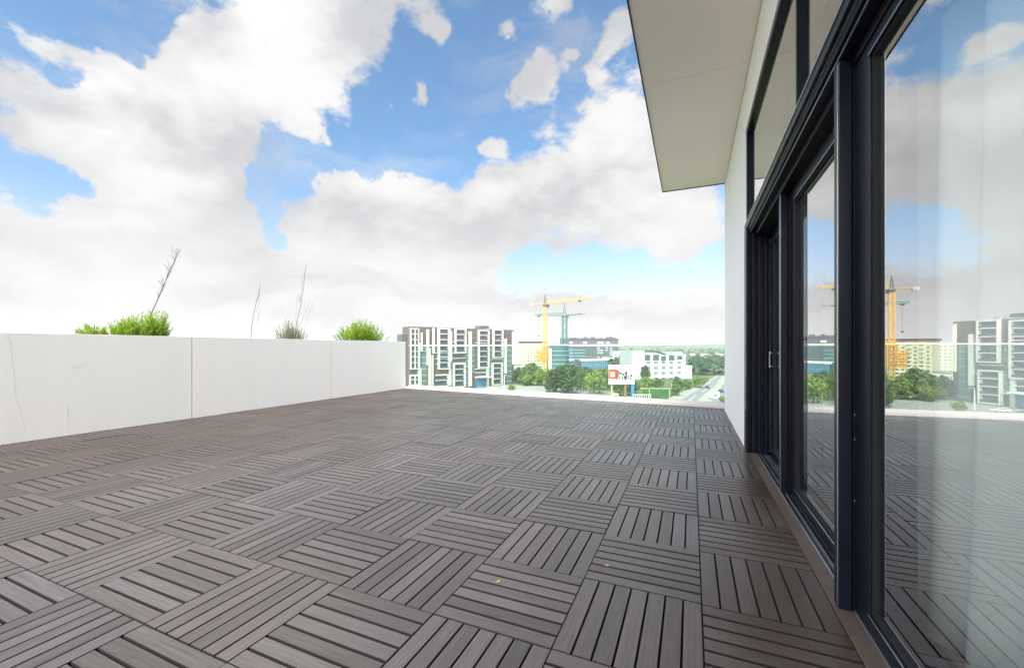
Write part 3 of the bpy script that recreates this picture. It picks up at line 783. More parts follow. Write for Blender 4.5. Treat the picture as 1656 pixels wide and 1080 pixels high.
# ------------------------------------------------------------------ trees
def make_crown(seed, h, w, nleaf, lobes, leafsz, base=.25, squash=1.0):
    rt = random.Random(seed); mb = MB()
    L_ = []
    for i in range(lobes):
        a = rt.uniform(0, 6.28); rr = rt.uniform(0, .30) * w; zz = h * (base + (1 - base) * rt.uniform(.14, .85))
        taper = 1 - .55 * max(0, (zz / h - .55) / .45)
        L_.append((Vector((math.cos(a)*rr*taper*1.2, math.sin(a)*rr*taper*1.2, zz)), rt.uniform(.17, .30) * w * taper * squash))
    for i in range(nleaf):
        c, r = rt.choice(L_)
        d = Vector((rt.gauss(0,1), rt.gauss(0,1), rt.gauss(0,1))).normalized()
        p = c + d * r * rt.uniform(.55, 1.05) ** .7
        u = Vector((rt.uniform(-1,1), rt.uniform(-1,1), rt.uniform(-1,1))).normalized(); n_ = (d + u * .9).normalized()
        a_ = n_.cross(Vector((rt.uniform(-1,1), rt.uniform(-1,1), 1))).normalized(); b_ = n_.cross(a_)
        s_ = leafsz * rt.uniform(.5, 1.2)
        mb.quad(p, a_ * s_, b_ * s_ * .6)
    return mb, L_
def make_trunk(h, L_, r=.28):
    mb = MB(); mb.tube((0,0,-.3), (0,0,h*.45), r, r*.6, 8)
    for (c, rr) in L_[:7]:
        mb.tube((0,0,h*.3), tuple(c), r*.45, r*.12, 5)
    return mb
PROTO = {}
def proto(kind):
    if kind in PROTO: return PROTO[kind]
    spec = {'round': (1, 10, 9, 2300, 22, .40, .06), 'loose': (2, 10, 8, 1700, 20, .40, .05), 'tall': (3, 10, 5.5, 1200, 11, .38, .15), 'bush': (4, 10, 13, 1500, 13, .5, .05)}[kind]
    mb, L_ = make_crown(*spec[:5], spec[5], spec[6])
    PROTO[kind] = (mb, L_); return PROTO[kind]
meshes = {}
def tree(name, label, px, py_base, py_top, wpx, kind, leaf, group=None, z=None):
    if z is None: z = FL * (CAMH - G) / (py_base - HZ)
    p = at(px, z); h = (hz(py_top, z) - G)
    w = wpx * z / FL
    mb, L_ = proto(kind)
    key = (kind, leaf)
    if key not in meshes:
        meshes[key] = (mb.mesh('crown', M[leaf]), make_trunk(10, L_).mesh('trunk', M['bark']))
    W0 = {'round': 9, 'loose': 8, 'tall': 5.5, 'bush': 13}[kind]
    o = empty(name, label, 'bush' if kind == 'bush' else 'tree', (p.x, p.y, G), random.uniform(0, 6.28), group)
    o.scale = (w / W0, w / W0, h / 10)
    link('crown', meshes[key][0], o); link('trunk', meshes[key][1], o)
    return o
tree('broadleaf_tree', 'big dark green round tree standing just right of the yellow crane mast', 912, 636, 587, 52, 'round', 'leafA')
tree('broadleaf_tree', 'dark green tree at the left edge of the big dark tree by the crane', 897, 633, 596, 30, 'round', 'leafA')
tree('broadleaf_tree', 'mid green tree left of the yellow crane mast, tallest of those by the brown flats', 858, 622, 584, 34, 'loose', 'leafB')
tree('broadleaf_tree', 'dark tree touching the right edge of the brown and white apartment block', 838, 621, 592, 24, 'loose', 'leafA')
tree('broadleaf_tree', 'light green tree directly behind the foot of the yellow crane mast', 876, 624, 594, 28, 'loose', 'leafC')
tree('round_bush', 'dark green low bush hiding the foot of the yellow crane', 885, 635, 615, 14, 'bush', 'leafA')
tree('round_bush', 'light green bush at the foot of the trees left of the crane', 850, 624, 606, 34, 'bush', 'leafC')
tree('round_bush', 'large light green bush filling the ground left of the billboard', 960, 637, 600, 44, 'bush', 'leafC')
tree('round_bush', 'mid green bush between the big dark tree and the light bush', 944, 632, 598, 28, 'bush', 'leafB')
tree('broadleaf_tree', 'green tree behind the left edge of the billboard', 975, 630, 594, 26, 'loose', 'leafB')
tree('round_bush', 'yellow green bush below the billboard between its posts', 1000, 640, 616, 36, 'bush', 'leafC')
tree('round_bush', 'dark green bush below the right end of the billboard', 1025, 640, 612, 28, 'bush', 'leafB')
tree('broadleaf_tree', 'dark round tree in front of the white office building beside the billboard', 1043, 618, 590, 19, 'round', 'leafA')
tree('round_bush', 'light green rounded bush below the dark tree at the white office', 1048, 630, 609, 30, 'bush', 'leafC')
tree('round_bush', 'mid green bush above the green mesh fence', 1066, 630, 612, 22, 'bush', 'leafB')
tree('broadleaf_tree', 'dark green tree at the right end of the green mesh fence', 1094, 634, 607, 22, 'loose', 'leafA')
tree('broadleaf_tree', 'reddish green small tree left of the road in front of the white office', 1110, 630, 612, 18, 'loose', 'leafB')
tree('round_bush', 'low green bush spilling to the road beside the green mesh fence', 1094, 640, 620, 26, 'bush', 'leafB')
tree('broadleaf_tree', 'yellow green round tree on the left verge of the road', 1131, 627, 606, 24, 'round', 'leafC')
tree('round_bush', 'bright green bush at the right edge of the road next to the white wall', 1168, 652, 640, 16, 'bush', 'leafC')
tree('round_bush', 'light green bush at the foot of the apartment block corner', 828, 634, 622, 16, 'bush', 'leafC')
tree('round_bush', 'small dark green bush by the entrance of the apartment block', 741, 626, 613, 12, 'bush', 'leafB')
tree('broadleaf_tree', 'dark tree far right above the road bend', 1160, 606, 584, 20, 'round', 'leafA')
tree('broadleaf_tree', 'green tree between the blue glass tower and the white office', 1010, 612, 565, 18, 'tall', 'leafB', z=380)
rt_ = random.Random(9)
for i in range(22):
    px = rt_.uniform(833, 1040); z = rt_.uniform(290, 360); 
    tree('broadleaf_tree', 'green tree in the belt in front of the far office buildings', px, 0, hz and (563 + rt_.uniform(28, 36)), rt_.uniform(12, 20), rt_.choice(('round', 'loose')), rt_.choice(('leafA', 'leafB', 'leafB')), 'trees in the belt before the offices', z=z)
for i in range(16):
    px = rt_.uniform(1116, 1168); z = rt_.uniform(420, 700); 
    tree('broadleaf_tree', 'green tree among the white houses in the valley', px, 0, 563 + rt_.uniform(12, 20), rt_.uniform(8, 14), 'round', rt_.choice(('leafA', 'leafB')), 'trees among the valley houses', z=z)

# ------------------------------------------------------------------ buildings
class Bld:
    def __init__(s, name, label, pxa, za, pxb, zb):
        s.A = at(pxa, za); s.B = at(pxb, zb); s.U = (s.B - s.A); s.L = s.U.length; s.U.normalize()
        s.root = empty(name, label, 'building', (s.A.x, s.A.y, G), math.atan2(s.U.y, s.U.x))
    def u(s, px):
        t = (px - CX) / FL; d = Vector((-SN + CS*t, CS + SN*t))
        # A + u U = k d
        det = s.U.x * (-d.y) - (-d.x) * s.U.y
        return (-s.A.x * (-d.y) - (-d.x) * (-s.A.y)) / det
    def z(s, px, py):
        p = s.A + s.U * s.u(px); return hz(py, depthof(p)) - G
    def box(s, name, m, px0, px1, z0, z1, out=0.0, back=.5, parent=None, bevel=0):
        """out: how far in front of the facade line, back: how far behind"""
        u0, u1 = s.u(px0), s.u(px1)
        return B(name, M[m], parent or s.root, (u0, u1, -out, back, z0, z1))
def glass_grid(b, name, m, u0, u1, z0, z1, nx, nz, mx, mz, out=.02, parent=None, limit=100, skip=None):
    """one mesh for a pane, copied per opening"""
    w_ = (u1-u0)/nx; h_ = (z1-z0)/nz
    mb = MB(); mb.box(0, w_ - mx, -out, .05, 0, h_ - mz)
    me = mb.mesh(name, M[m]); c = 0
    for i in range(nx):
        for j in range(nz):
            if skip and skip(i, j): continue
            if c >= limit: return
            o = link(name, me, parent or b.root); o.location = (u0 + i*w_ + mx/2, 0, z0 + j*h_ + mz/2); c += 1

# --- large apartment block
ap = Bld('apartment_block', 'large dark brown apartment block with white balcony frames, left of the cranes', 655, 201, 831, 243)
P = 2.95
def cxy(cx, cy): return 640 + cx/6.75, 500 + cy/6.75
H0 = 29.8
ap.box('wall', 'brown', 662, 831, 0, ap.z(740, 530.5), 0, 8)
ap.box('side_wing', 'slate', 653, 661.8, 0, ap.z(650, 540), -2.5, 8)
def lvl(k): return H0 - k * P
def frame(cx0, cx1, cy0, cy1, bw=.85, out=1.3, left=True, m='offwhite', vthin=None):
    px0, py0 = cxy(cx0, cy0); px1, py1 = cxy(cx1, cy1)
    u0, u1 = ap.u(px0), ap.u(px1); z1 = ap.z((px0+px1)/2, py0); z0 = max(0.3, ap.z((px0+px1)/2, py1))
    f = MB()
    bw *= .8
    f.box(u1 - bw, u1, -out, 0, z0, z1)
    if left: f.box(u0, u0 + bw*.7, -out, 0, z0, z1)
    f.box(u0 + (bw*.7 if left else 0) + .002, u1 - bw - .002, -out, 0, z1 - .6, z1)
    f.box(u0 + (bw*.7 if left else 0) + .002, u1 - bw - .002, -out, 0, z0, z0 + .5)
    o = f.build('balcony_frame', M[m], ap.root)
    nfl = max(1, round((z1 - z0 - .5) / P)); ph = (z1 - z0 - .55) / nfl
    a, b_ = u0 + (bw*.7 if left else 0) + .01, u1 - bw - .01
    for k in range(nfl):
        zz = z0 + .5 + k * ph
        if k: B('balcony_slab', M[m], o, (a, b_, -out + .1, 0, zz - .17, zz + .17))
        B('window', M['win'], o, (a + .3, a + (b_-a)*.62, -.06, -.01, zz + .45, zz + ph - .45))
        B('window', M['wingrey'], o, (a + (b_-a)*.68, b_ - .25, -.06, -.01, zz + .35, zz + ph - .5))
        B('balcony_rail', M['wingrey'], o, (a, b_, -out + .14, -out + .2, zz + .175, zz + 1.05))
    if vthin:
        uu = ap.u(cxy(vthin, 0)[0]); B('mullion', M[m], o, (uu - .3, uu + .3, -out - .05, -out + .098, z0, z1 - .61))
frame(155, 245, 208, 655, .5, 1.2, True, vthin=200)
frame(150, 245, 715, 830, .5, 1.2, True, vthin=200)
frame(455, 582, 208, 655, 1.3, 1.5)
frame(430, 568, 710, 845, 1.0, 1.4, False)
frame(640, 757, 213, 478, .8, 1.4)
frame(622, 748, 590, 850, .9, 1.5)
frame(895, 1008, 228, 640, .9, 1.4)
frame(1055, 1160, 222, 530, .9, 1.4)
frame(1045, 1152, 582, 850, .8, 1.5)
def pylon(cx0, cx1, cy0, cy1, m='pcream', out=1.0):
    px0, py0 = cxy(cx0, cy0); px1, py1 = cxy(cx1, cy1)
    z1 = ap.z(px0, py0); z0 = max(.02, ap.z(px0, py1))
    ap.box('pylon', m, px0, px1, z0, z1, out, -.001)
for a in ((268,283,255,460,'offwhite',1.1),(335,357,222,610,'offwhite',.9),(400,418,205,482,'pcream',.8),(388,402,500,832,'offwhite',1.0),(588,606,240,572,'offwhite',1.0),
          (793,820,245,852,'pcream',1.1),(1180,1200,322,700,'offwhite',1.2),(1270,1281,245,600,'pcream',.9),(240,262,372,825,'offwhite',.7),(357,377,425,832,'pcream',.6),(262,276,640,830,'pcream',.55),(986,1006,640,850,'offwhite',1.0),(578,600,655,835,'pcream',.7)):
    pylon(a[0], a[1], a[2], a[3], a[4], a[5])
def slabline(cx0, cx1, cy, out=1.0, t=.3):
    px0, py = cxy(cx0, cy); px1, _ = cxy(cx1, cy); z = ap.z((px0+px1)/2, py)
    ap.box('balcony_slab', 'offwhite', px0, px1, z - t/2, z + t/2, out, -.001)
for a in ((430,560,475),(430,560,540),(612,750,480),(612,752,535),(612,748,585),(622,742,655),(860,990,650),(860,990,690),(860,1000,750),(1005,1055,745),(1045,1150,545),(862,995,370),(430,455,600),(610,640,355),(610,640,410)):
    slabline(a[0], a[1], a[2])
for (a, b_, c, d) in ((284,334,395,825),(607,620,480,840),(758,792,385,840),(822,858,385,690),(1010,1042,385,740),(1162,1178,385,700),(1202,1262,395,820)):
    px0, py0 = cxy(a, c); px1, py1 = cxy(b_, d)
    g_ = ap.box('glazed_bay', 'greenglass', px0, px1, max(.2, ap.z(px0, py1)), ap.z(px0, py0), .12, -.001)
    zt_ = ap.z(px0, py0); k = 0
    while zt_ - 3 - k*P > 1 and zt_ - 3 - k*P > ap.z(px0, py1):
        ap.box('floor_line', 'offwhite', px0, px1, zt_ - 3 - k*P, zt_ - 2.82 - k*P, .2, -.121, parent=g_); k += 1
# plain windows between frames
mbw = MB(); mbw.box(0, 1.5, -.05, .02, 0, 1.5); wme = mbw.mesh('window', M['win'])
cnt = 0
for cx in (292, 378, 425, 610, 772, 850, 872, 1028, 1225, 1245):
    for k in range(10):
        zz = H0 - 2.3 - k * P
        if zz < .4: continue
        o = link('window', wme, ap.root); o.location = (ap.u(cxy(cx, 0)[0]) - .7, 0, zz); cnt += 1
for cx in (115, 50, 70):
    for k in range(9):
        zz = H0 - (2.6 if cx > 100 else 4.6) - k * P
        if zz < .4 or cnt > 98: continue
        o = link('window', wme, ap.root); o.location = (ap.u(cxy(cx, 0)[0]) - .7, 1.17 if cx > 100 else 2.47, zz); cnt += 1
ap.box('roof_structure', 'slate', 781, 794, ap.z(788, 530.5) + .003, ap.z(788, 529.0) + .8, -2, 8)
ap.box('roof_structure', 'brown', 676, 690, ap.z(740, 530.5) + .003, ap.z(680, 528.4), -.5, 8)
ap.box('roof_structure', 'brown', 693, 708, ap.z(740, 530.5) + .003, ap.z(700, 528.4), -1.5, 8)
for px in (799, 803, 806): ap.box('roof_vent', 'concrete', px - .7, px + .7, ap.z(740, 530.5) + .003, ap.z(740, 530.5) + 1.3, -3, 4.5)
ap.box('entrance_canopy', 'white', 768, 786, 5.2, 5.7, 4.0, -.002)
ap.box('shop_front', 'winblue', 769, 785, .3, 4.2, .3, -.002)

def facade(name, label, pxa, za, pxb, zb, py_top, depth, wallm, nx, nz, winm, mx=.5, mz=.9, ztop=None, z0=1.0):
    b = Bld(name, label, pxa, za, pxb, zb)
    top = b.z((pxa+pxb)/2, py_top)
    b.box('wall', wallm, pxa, pxb, 0, top, 0, depth)
    glass_grid(b, 'window', winm, .4, b.L - .4, z0, top - .8, nx, nz, mx, mz)
    b.top = top; return b
# --- blue and slate glass tower
bt = facade('glass_tower', 'dark slate and blue glass tower with flat roof plant, right of the cranes', 920, 560, 1000, 590, 548.5, 25, 'slate', 9, 11, 'wingrey', 1.2, 1.2)
bt.box('roof_parapet', 'slate', 919.5, 1000.5, bt.top + .003, bt.top + 1.4, .8, 25)
bt.box('white_band', 'white', 920, 1000, bt.z(960, 559.8), bt.z(960, 558.6), .6, -.001)
for (a, b_) in ((921, 926), (943, 949), (966, 976), (980, 986)):
    bt.box('white_bay', 'white', a, b_, bt.z(960, 555.5), bt.z(960, 553), .5, -.001)
rt2 = random.Random(3)
for px in range(922, 1000, 6):
    bt.box('roof_plant', 'concrete' if rt2.random() < .5 else 'slate', px, px + rt2.uniform(2, 5), bt.top + 1.403, bt.top + rt2.uniform(2.2, 3.8), -1, 9)
for k in range(9):
    zz = bt.z(960, 562 + k * 3.9)
    for (a, b_) in ((966, 969.5), (970.5, 975), (979, 983), (986.5, 989.5)):
        if rt2.random() < .75: bt.box('white_bay', 'white', a, b_, zz - 1.0, zz + .2, .35, -.001)
bt.box('blue_glazing', 'winblue', 920.5, 926, 3, bt.z(923, 562), .5, -.001)
bt.box('glazing', 'winteal', 928, 946, 3, bt.z(937, 563), .42, -.001)
for k in range(6):
    zz = bt.z(937, 566 + k*5); bt.box('spandrel', 'white', 920.5, 946, zz, zz + .35, .62, -.45 + .001 - .0)
sl = facade('stepped_block', 'pale stepped balcony block on the right edge of the slate glass tower', 1000.6, 575, 1004.5, 577, 568, 15, 'white', 1, 9, 'win', .8, 1.6)
# --- low blue glass hall
bh = Bld('blue_hall', 'low bright blue glass office hall with white roof edge below the slate tower', 940, 430, 986, 450)
th = bh.z(960, 583.5)
bh.box('wall', 'winblue', 940, 986, 0, th, 0, 20)
bh.box('roof_edge', 'white', 938, 992, th + .002, th + 1.6, .8, 20)
bh.box('white_tower', 'white', 986.3, 993, 0, th + 3.2, .3, 12)
for i in range(15):
    u_ = bh.u(941.5 + i*3.0); B('mullion', M['cpale'], bh.root, (u_ - .09, u_ + .09, -.14, -.001, 1, th - .05))
for k in range(4): B('transom_bar', M['cpale'], bh.root, (.3, bh.L - .3, -.16, -.141, 3 + k*3.0, 3.2 + k*3.0))
for px in (932, 935.5):
    bh.box('service_tower', 'slate', px, px + 2, 0, bh.z(933, 581), 0, 4)
# --- rounded teal building
def round_building():
    z = 300; c = at(904, z + 9); top = hz(559.5, z) - G
    r = empty('rounded_office', 'rounded teal glass office building behind the big dark tree', 'building', (c.x, c.y, G), TH)
    def oval(rx, ry, n=40): return [(rx*math.cos(2*math.pi*i/n), ry*math.sin(2*math.pi*i/n)) for i in range(n)]
    MB().prism(oval(7.3, 9), 0, top).build('glass_wall', M['winteal'], r)
    MB().prism(oval(7.6, 9.3), top + .003, top + .9).build('roof', M['cteal'], r)
    for k in range(6):
        MB().prism(oval(7.37, 9.07), 3 + k*3.2, 3.35 + k*3.2).build('floor_band', M['cpale'], r)
    B('stair_tower', M['white'], r, (-7.9, -5.9, -6.5, 0, 0, top - 1.8))
round_building()
# --- cream flats with dark roof
cf = facade('cream_flats', 'cream apartment block with flat dark brown roof behind the yellow crane', 846, 420, 884, 425, 554.5, 18, 'cream', 7, 9, 'win', 2.0, 1.7)
cf.box('roof', 'roofdark', 845, 884.5, cf.top + .003, cf.top + 1.7, 1.0, 19)
for i in range(1, 7, 2):
    u_ = .4 + i * (cf.L - .8)/7; 
    for k in range(8): B('balcony', M['pcream'], cf.root, (u_ + .2, u_ + 2.6, -1.3, -.06, 3.0 + k*3.0, 4.0 + k*3.0))
cg = facade('pale_flats', 'pale yellow apartment block directly right of the brown and white block', 829, 440, 845.6, 436, 558, 18, 'pcream', 4, 9, 'wingrey', 1.5, 1.6)
ch_ = facade('white_house', 'small white house with terrace below the pale yellow flats', 829, 300, 846, 303, 590, 10, 'white', 4, 2, 'win', 1.2, 2.4)
ch_.box('roof', 'concrete', 828.6, 846.4, ch_.top + .003, ch_.top + .4, .6, 10.3)
# --- white office
wf = Bld('white_office', 'white five storey office building with wavy dark roof edge beyond the billboard', 1041, 285, 1109, 292)
ht = wf.z(1075, 573)
wf.box('wall', 'white', 1041, 1109, 0, ht, 0, 20)
u0 = wf.u(1055); zt_ = wf.z(1075, 575); zb_ = wf.z(1075, 612)
mbx = MB(); mbx.box(0, 3.1, -.05, .02, 0, 1.95); wm2 = mbx.mesh('window', M['wingrey'])
mbx = MB()
for q in range(4): mbx.box(q*1.0, q*1.0 + .08, -.09, -.052, 0, 1.95)
mbx.box(.09, 3.0, -.088, -.053, .95, 1.03); wm3 = mbx.mesh('window_bars', M['white'])
for i, px in enumerate((1045, 1057.5, 1069.5, 1082, 1095)):
    for k, py in enumerate((613, 604, 595.5, 587)):
        if i == 0 and k == 0: continue
        o = link('window', wm2, wf.root); o.location = (wf.u(px), 0, wf.z(1075, py) - .6)
        f = link('window_bars', wm3, o)
for (a, b_, c, d) in ((1043, 1052, 573.5, 583), (1056, 1066, 573.5, 583), (1069, 1077, 576, 583.5), (1081.5, 1091, 573.8, 583), (1095, 1104, 575, 582)):
    wf.box('top_window', 'wingrey', a, b_, wf.z(1075, d), wf.z(1075, c), .06, -.001)
wf.box('roof_lantern', 'concrete', 1080, 1091, ht + .003, wf.z(1075, 568.5), -.3, 8)
wf.box('roof_lantern', 'white', 1094, 1104, ht + .003, wf.z(1075, 569), -.3, 6)
pts = []
for i in range(13):
    t = i/12; px = 1040 + 36*t; py = 567.6 + 5.2*t**1.5 - 1.8*math.sin(t*math.pi)
    pts.append((wf.u(px), wf.z(1060, py)))
def ribbon(b, name, m, pts, th_, out, back):
    mb = MB()
    for (a, c) in zip(pts[:-1], pts[1:]):
        mb.quadbox([(a[0],-out,a[1]-th_),(c[0],-out,c[1]-th_),(c[0],back,c[1]-th_),(a[0],back,a[1]-th_),(a[0],-out,a[1]),(c[0],-out,c[1]),(c[0],back,c[1]),(a[0],back,a[1])])
    return mb.build(name, M[m], b.root)
ribbon(wf, 'wavy_roof', 'roofdark', pts, .5, 1.2, 12)
mb = MB()
for (a, c) in zip(pts[:-1], pts[1:]):
    if a[1] - .52 > ht + .05:
        mb.quadbox([(a[0],-.1,ht+.004),(c[0],-.1,ht+.004),(c[0],11,ht+.004),(a[0],11,ht+.004),(a[0],-.1,a[1]-.51),(c[0],-.1,c[1]-.51),(c[0],11,c[1]-.51),(a[0],11,a[1]-.51)])
if mb.v: mb.build('roof_storey', M['white'], wf.root)
wl = wf.box('glazed_wing', 'wing', 1020, 1040.6, 0, wf.z(1030, 567), 1.5, 16)
for px in (1023, 1026, 1029, 1035, 1038):
    wf.box('fin', 'white', px, px + .8, 4, wf.z(1030, 567.6), 1.9, -1.502)
wf.box('door_bay', 'white', 1031.3, 1034, 6, wf.z(1030, 572), 1.8, -1.502)
wf.box('right_annex', 'white', 1109.4, 1118, 0, wf.z(1112, 591), .6, 12)
for k in range(7): wf.box('louvre', 'concrete', 1109.6, 1111.5, 9 + k*1.3, 9.35 + k*1.3, .8, -.602)
wf.box('terrace_base', 'concrete', 1060, 1086, 0, wf.z(1072, 616.5), 6, -.002)
# --- valley houses
rh = random.Random(21)
hm = MB().box(-5, 5, -4, 4, 0, 5.5).mesh('wall', M['white'])
rmb = MB(); rmb.prismx([(-4.6, 5.5), (4.6, 5.5), (0, 8.2)], -5.4, 5.4); rm = rmb.mesh('roof', M['terracotta'])
wmb = MB(); [wmb.box(-4 + 2.2*i, -2.6 + 2.2*i, -4.05, -3.95, 1 + 2.5*j, 2.3 + 2.5*j) for i in range(4) for j in range(2)]; wmm = wmb.mesh('window', M['win'])
for i in range(44):
    px = rh.uniform(1112, 1170); py = rh.choice((rh.uniform(590, 603), rh.uniform(583, 598), rh.uniform(575, 590)))
    z = FL * (CAMH - G) / (py + 3 - HZ); p = at(px, z)
    if z > 1500: continue
    h_ = empty('valley_house', 'small white house with clay roof scattered among valley trees', 'house', (p.x, p.y, G), TH + rh.uniform(-.7, .7), 'white houses in the valley')
    s_ = rh.uniform(.6, 1.0) * min(1.5, max(.8, z/600)); h_.scale = (s_, s_, s_)
    link('wall', hm, h_); link('roof', rm, h_); link('window', wmm, h_)

# ------------------------------------------------------------------ cranes
def lattice(mb, a, b, w, seg, r=.09, mi=0, top=None):
    """square lattice between two points; width w"""
    a = Vector(a); b = Vector(b); d = (b - a); Ln = d.length; d.normalize()
    u = d.cross(Vector((0,0,1)))
    if u.length < .05: u = Vector((1,0,0))
    u.normalize(); v = u.cross(d).normalized()
    cs = [u*w/2 + v*w/2, -u*w/2 + v*w/2, -u*w/2 - v*w/2, u*w/2 - v*w/2]
    for c in cs: mb.tube(a + c, b + c, r*1.3, r*1.3, 4, mi)
    n = max(1, int(Ln / seg))
    for i in range(n):
        p = a + d * (Ln * i / n); q = a + d * (Ln * (i+1) / n)
        for k in range(4):
            c0, c1 = cs[k], cs[(k+1) % 4]
            if i % 2: c0, c1 = c1, c0
            mb.tube(p + c0, q + c1, r*.7, r*.7, 3, mi)
            mb.tube(p + cs[k], p + cs[(k+1) % 4], r*.6, r*.6, 3, mi)
def tri_lattice(mb, a, b, w, h, seg, r=.07):
    a = Vector(a); b = Vector(b); d = b - a; Ln = d.length; d.normalize(); u = d.cross(Vector((0,0,1))).normalized()
    cs = [u*w/2, -u*w/2, Vector((0,0,h))]
    for c in cs: mb.tube(a + c, b + (c if c.z == 0 else c*.5), r*1.3, r*1.2, 4)
    n = int(Ln/seg)
    for i in range(n):
        p = a + d*(Ln*i/n); q = a + d*(Ln*(i+.5)/n); e = a + d*(Ln*(i+1)/n)
        s_ = 1 - .5*i/n; ap_ = q + cs[2]*s_
        for c in cs[:2]: mb.tube(p + c, ap_, r*.6, r*.6, 3); mb.tube(ap_, e + c, r*.6, r*.6, 3)
        mb.tube(p + cs[0], p + cs[1], r*.5, r*.5, 3)
def crane(label, px, z, top_py, jib_end, cj_end, apex_py, mm, jm, w, thick=1.0, name='tower_crane'):
    p = at(px, z); r = empty(name, label, 'crane', (p.x, p.y, G))
    H = hz(top_py, z) - G
    def loc(pp, py): q = at(*pp); return Vector((q.x - p.x, q.y - p.y, hz(py, pp[1]) - G))
    m = MB(); lattice(m, (0,0,0), (0,0,H-1), w, w*1.05, .13*thick); m.build('mast', M[mm], r)
    B('slewing_ring', M['cdark'], r, (-w*.62, w*.62, -w*.62, w*.62, H - 1.0, H - .1))
    J = loc(jib_end[0], jib_end[1]); C_ = loc(cj_end[0], cj_end[1])
    J.z = C_.z = H + .4
    m = MB(); d = Vector((J.x, J.y, 0)).normalized(); tri_lattice(m, (d*w*.5 + Vector((0,0,H+.4))), J, 1.3, 1.5*thick**.4, 1.8, .09*thick); m.build('jib', M[jm], r)
    m = MB(); e = Vector((C_.x, C_.y, 0)).normalized(); s_ = e.cross(Vector((0,0,1)))
    for k in (-.6, .6): m.tube(e*w*.5 + s_*k + Vector((0,0,H+.4)), C_ + s_*k, .14*thick, .14*thick, 4)
    for i in range(7):
        q = (e*w*.5).lerp(Vector((C_.x, C_.y, 0)), i/6) + Vector((0,0,H+.4)); m.tube(q + s_*.6, q - s_*.6, .08, .08, 4); m.tube(q + s_*.6, q + s_*.6 + Vector((0,0,1)), .04, .04, 3)
    m.build('counter_jib', M[jm], r)
    m = MB(); c = C_ * 1.0; c.z = H + .4
    for i in range(3):
        q = c - e * (.6 + i*.9); m.quadbox([tuple(q + a_*e*.38 + b_*s_*.7 + Vector((0,0,zz))) for zz in (-1.0, .9) for (a_, b_) in ((-1,-1),(1,-1),(1,1),(-1,1))])
    m.build('counterweight', M['concrete'], r)
    A_ = Vector((0,0,hz(apex_py, z) - G))
    m = MB()
    for (x, y) in ((-1,-1),(1,-1),(1,1),(-1,1)): m.tube((x*w*.4, y*w*.4, H), tuple(A_), .14*thick, .07*thick, 4)
    for f in (.3, .55, .78):
        q = [Vector((x*w*.4*(1-f), y*w*.4*(1-f), H + (A_.z-H)*f)) for (x, y) in ((-1,-1),(1,-1),(1,1),(-1,1))]
        for k in range(4): m.tube(q[k], q[(k+1) % 4], .05, .05, 3)
    m.build('tower_head', M['cdark'] if mm == 'cyellow' else M[mm], r)
    m = MB()
    for f in (.42, .85): m.tube(A_, Vector((J.x*f, J.y*f, H + .4 + 1.5*(1-.5*f))), .035, .035, 3)
    m.tube(A_, C_, .035, .035, 3); m.build('tie_rods', M['cdark'], r)
    B('cab', M['cdark'] if mm == 'cyellow' else M[mm], r, (w*.55, w*.55 + 1.4, -.8, .8, H - 1.6, H + .35))
    return r, H, J, C_, d, w
r, H, J, C_, d, w = crane('tall yellow tower crane with orange climbing frame at mid mast', 881.5, 245, 493, ((955, 218), 483), ((858, 252), 494), 476, 'cyellow', 'cyellow', 1.7)
m = MB(); q = d * (J.length**2 - H*H if False else 27); 
m.quadbox([tuple(Vector((q.x, q.y, H + zz)) + Vector((a_*.7, b_*.7, 0))) for zz in (-.5, .3) for (a_, b_) in ((-1,-1),(1,-1),(1,1),(-1,1))]); m.tube((q.x, q.y, H-.5), (q.x, q.y, H-2.4), .05, .05, 4); m.build('trolley', M['cdark'], r)
# climbing frame round the mast
zc0, zc1 = hz(585, 245) - G, hz(553.5, 245) - G
xr = Vector((CS, SN, 0)); yr = Vector((-SN, CS, 0))
def rl_(x, y, z_): v = xr*x + yr*y; return (v.x, v.y, z_)
m = MB()
for (x0, x1, z0_, z1_) in ((-1.6, 2.0, zc0, zc1), (-4.9, -1.65, zc0, zc0 + 7.1)):
    nx = 3
    for i in range(nx + 1):
        x = x0 + (x1-x0)*i/nx
        for y in (-1.5, 0, 1.5): m.tube(rl_(x, y, z0_), rl_(x, y, z1_), .12, .12, 4)
    k = z0_
    while k <= z1_:
        for y in (-1.5, 0, 1.5): m.tube(rl_(x0, y, k), rl_(x1, y, k), .12, .12, 4)
        for i in range(nx + 1): x = x0 + (x1-x0)*i/nx; m.tube(rl_(x, -1.5, k), rl_(x, 1.5, k), .08, .08, 4)
        k += 1.15
m.build('climbing_frame', M['orange'], r)
m = MB()
for k in range(3):
    zz = zc0 + .25 + k*2.3
    m.quadbox([rl_(x, y, zz + h_) for h_ in (0, .9) for (x, y) in ((-4.8,-1.35),(-1.75,-1.35),(-1.75,1.3),(-4.8,1.3))])
m.quadbox([rl_(x, y, zz_) for zz_ in (zc1 - 2.2, zc1 - .2) for (x, y) in ((-1.2,-1.35),(1.6,-1.35),(1.6,1.3),(-1.2,1.3))])
m.build('formwork_panel', M['orange'], r)
r, H, J, C_, d, w = crane('shorter teal green tower crane standing right of the yellow one', 913, 330, 511, ((865, 330), 513), ((947, 310), 509), 489, 'cteal', 'cteal', 3.2, thick=2.0)
q = d * 20.5; m = MB()
m.quadbox([tuple(Vector((q.x, q.y, H + zz)) + Vector((a_*.8, b_*.8, 0))) for zz in (-.7, .2) for (a_, b_) in ((-1,-1),(1,-1),(1,1),(-1,1))])
for s_ in (-.25, .25): m.tube((q.x+s_, q.y, H-.6), (q.x+s_, q.y, H-15.5), .04, .04, 3)
m.build('trolley', M['cdark'], r)
